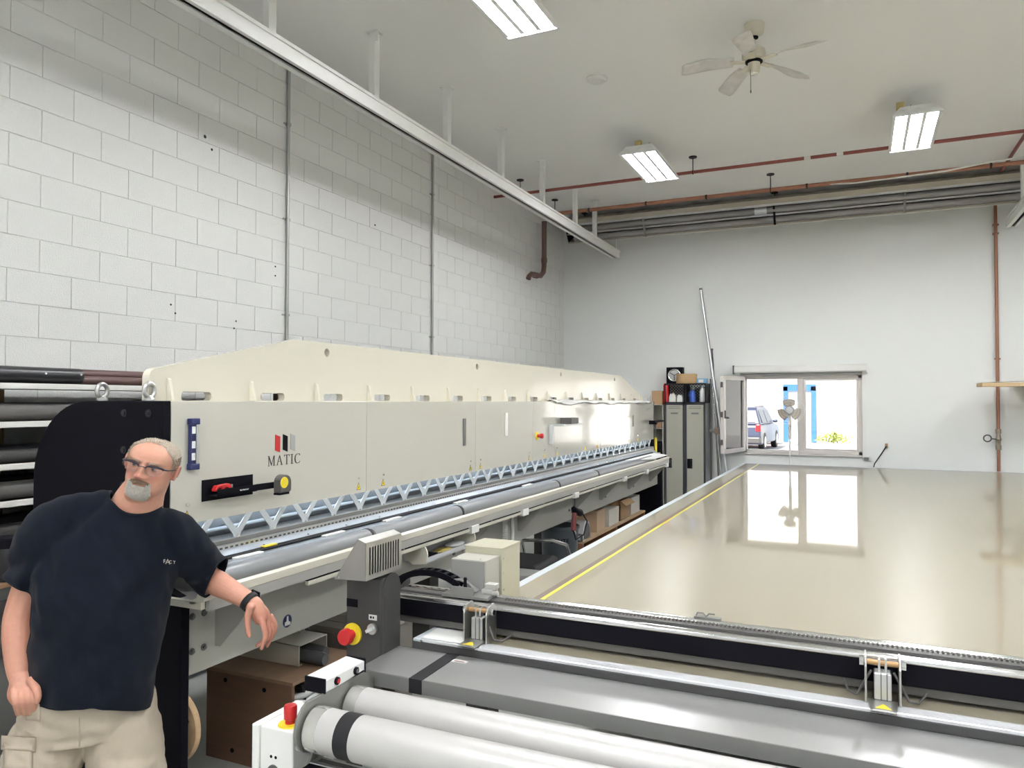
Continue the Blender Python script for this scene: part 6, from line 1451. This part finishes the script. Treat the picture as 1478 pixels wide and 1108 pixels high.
def strands(name, n, pick, length, drift, mt, parent, r=.00075, lift=.004):
    m = MB()
    for i in range(n):
        q = pick()
        if q is None: continue
        phi, z = q; p = shell_pt(phi, z, lift*random.uniform(.2, 1)); nrm = Vector((p.x, p.y, p.z*.6)).normalized()
        d_ = (nrm*drift[1]+Vector(drift[0](p))+Vector((random.uniform(-.3, .3), random.uniform(-.3, .3), random.uniform(-.3, .3)))).normalized()
        L = length*random.uniform(.6, 1.15); side = d_.cross(nrm).normalized()*r; up_ = side.cross(d_).normalized()*r
        b0 = p-d_*.002; e = p+d_*L; mid = p+d_*L*.5+nrm*L*.06
        pts = [b0+side, b0-side*.5+up_, b0-side*.5-up_, mid+side, mid-side*.5+up_, mid-side*.5-up_, e]
        m.add([HW(*v) for v in pts], [(0, 1, 4, 3), (1, 2, 5, 4), (2, 0, 3, 5), (3, 4, 6), (4, 5, 6), (5, 3, 6)])
    o_ = obj(name, m, mt, parent); o_['kind'] = 'stuff'; return o_
def pick_hair():
    phi = random.uniform(0, 2*PI); z = random.uniform(-.06, .105)
    return (phi, z) if z > hairline(phi)+.002 else None
strands('hair_strands', 9000, pick_hair, .009, (lambda p: (0, -.75, .15 if p.z > .06 else -.9), .35), M_hair, hr_, lift=.006)
def in_beard(x, z):
    ax = abs(x)
    if z > -.050: return False
    if z > -.067: return .021+.004*random.random() < ax < .031+.004*random.random()
    lim = float(np.interp(z, [-.121, -.112, -.10, -.085, -.067], [.012, .024, .032, .035, .033]))
    return ax < lim+random.uniform(-.005, .004) and z > -.119
def pick_beard():
    phi = random.uniform(-.95, .95); z = random.uniform(-.121, -.046); x = head_pt(phi, z)[0]
    return (phi, z) if in_beard(x, z) else None
bd_ = strands('beard', 12000, pick_beard, .013, (lambda p: (p.x*3, .25, -1.0), .45), M_beard, man, r=.0009)
def pick_must():
    phi = random.uniform(-.6, .6); z = random.uniform(-.054, -.040); x = head_pt(phi, z)[0]
    return (phi, z) if abs(x) < .028+random.uniform(-.004, .004) and z < -.041-.22*abs(x)+random.uniform(-.002, .002) else None
strands('moustache', 1500, pick_must, .008, (lambda p: (p.x*18, .3, -.9), .35), M_must, man, r=.0008)
def pick_brow():
    s_ = random.choice((-1, 1)); t_ = random.uniform(0, 1); x = s_*(.014+.034*t_); z = .0285+.006*math.sin(t_*PI)-.003*t_+random.uniform(-.002, .002)
    w_ = np.interp(z, zf, WWs); f_ = np.interp(z, zf, FFs); r_ = min(.98, abs(x)/w_); phi = s_*math.asin(r_**(2.25/2))
    return (phi, z)
strands('eyebrows', 420, pick_brow, .007, (lambda p: (p.x*30, .0, -.1), .25), M_hair, man, r=.0006, lift=.0015)
M_eye = mat('eye_white', (.62, .58, .55), .2); M_iris = mat('iris_blue', (.10, .13, .16), .15)
for s in (-1, 1):
    ex, ey, ez = s*.0315, .0675, .0115
    ec = HW(ex, ey, ez)
    e_ = obj('eye', MB().ball(ec, .0122, 20, 14), M_eye, man, smooth=60)
    gz = Vector((-.22, 1, -.06)).normalized()
    ic = Vector(HL(ex, ey, ez))+HX*gz.x*.0095+HFv*gz.y*.0095+HU*gz.z*.0095
    obj('iris', MB().ball(W(tuple(ic)), .0052, 14, 10), M_iris, e_, smooth=60)
    def lid(z0, z1, r_):
        rows = []
        for t in np.linspace(z0, z1, 8):
            rows.append([HW(ex+r_*math.cos(t)*math.sin(p), ey+r_*math.cos(t)*math.cos(p), ez+r_*math.sin(t)) for p in np.linspace(-1.25, 1.25, 15)])
        return MB().grid(rows)
    for nm, a0, a1 in (('upper_eyelid', math.radians(5), math.radians(85)), ('lower_eyelid', math.radians(-80), math.radians(-17))):
        mb_ = lid(a0, a1, .0133); o_ = obj(nm, mb_, mat('eyelid_skin', (.52, .27, .20), .5), e_, smooth=60, solid=.001)
M_gf = mat('glasses_frame', (.02, .015, .03), .3, .3); M_lens = glass('lens_glass', (.97, .97, 1.0))
def gp(x, z, dy=0): return HW(x, .1005-.9*x*x*6-(.0 if abs(x) < .06 else 0)+dy, z)
top = [(-.062, .020)]+[(-.058+.0045*k, .0225+.001*math.sin(k)) for k in range(1)]
fr = MB()
for s in (-1, 1):
    up_ = [gp(s*x, z) for x, z in ((.0115, .013), (.014, .0205), (.024, .0230), (.040, .0235), (.056, .0215), (.063, .018))]
    fr.tube(up_, [.0022, .0030, .0034, .0034, .0036, .004], 8)
fr.tube([gp(-.0115, .013), gp(-.006, .0165, .002), gp(.006, .0165, .002), gp(.0115, .013)], .0018, 8)
gl_ = obj('glasses', fr, M_gf, man, smooth=60, label='dark half rim glasses')
for s in (-1, 1):
    low = [gp(s*x, z) for x, z in ((.0115, .013), (.0125, .0), (.018, -.0085), (.032, -.0115), (.048, -.009), (.058, .002), (.063, .018))]
    obj('rim', MB().tube(low, .0008, 6), mat('rim_metal', (.30, .28, .30), .3, .8), gl_, smooth=60)
    ol = [gp(s*x, z) for x, z in ((.0115, .013), (.0125, .0), (.018, -.0085), (.032, -.0115), (.048, -.009), (.058, .002), (.063, .018), (.056, .0215), (.040, .0235), (.024, .0230), (.014, .0205))]
    obj('lens', MB().add(ol, [tuple(range(len(ol)))]), M_lens, gl_)
    obj('temple', MB().tube([gp(s*.063, .018), HW(s*.074, .070, .017), HW(s*.0805, .03, .014), HW(s*.083, -.002, .012), HW(s*.083, -.022, -.004)], [.0028, .0022, .0018, .0018, .0018], 8), M_gf, gl_, smooth=60)
    obj('side_shield', MB().add([gp(s*.0635, .016), HW(s*.0755, .065, .015), HW(s*.0745, .066, -.006), gp(s*.062, -.006)], [(0, 1, 2, 3)]), M_lens, gl_)
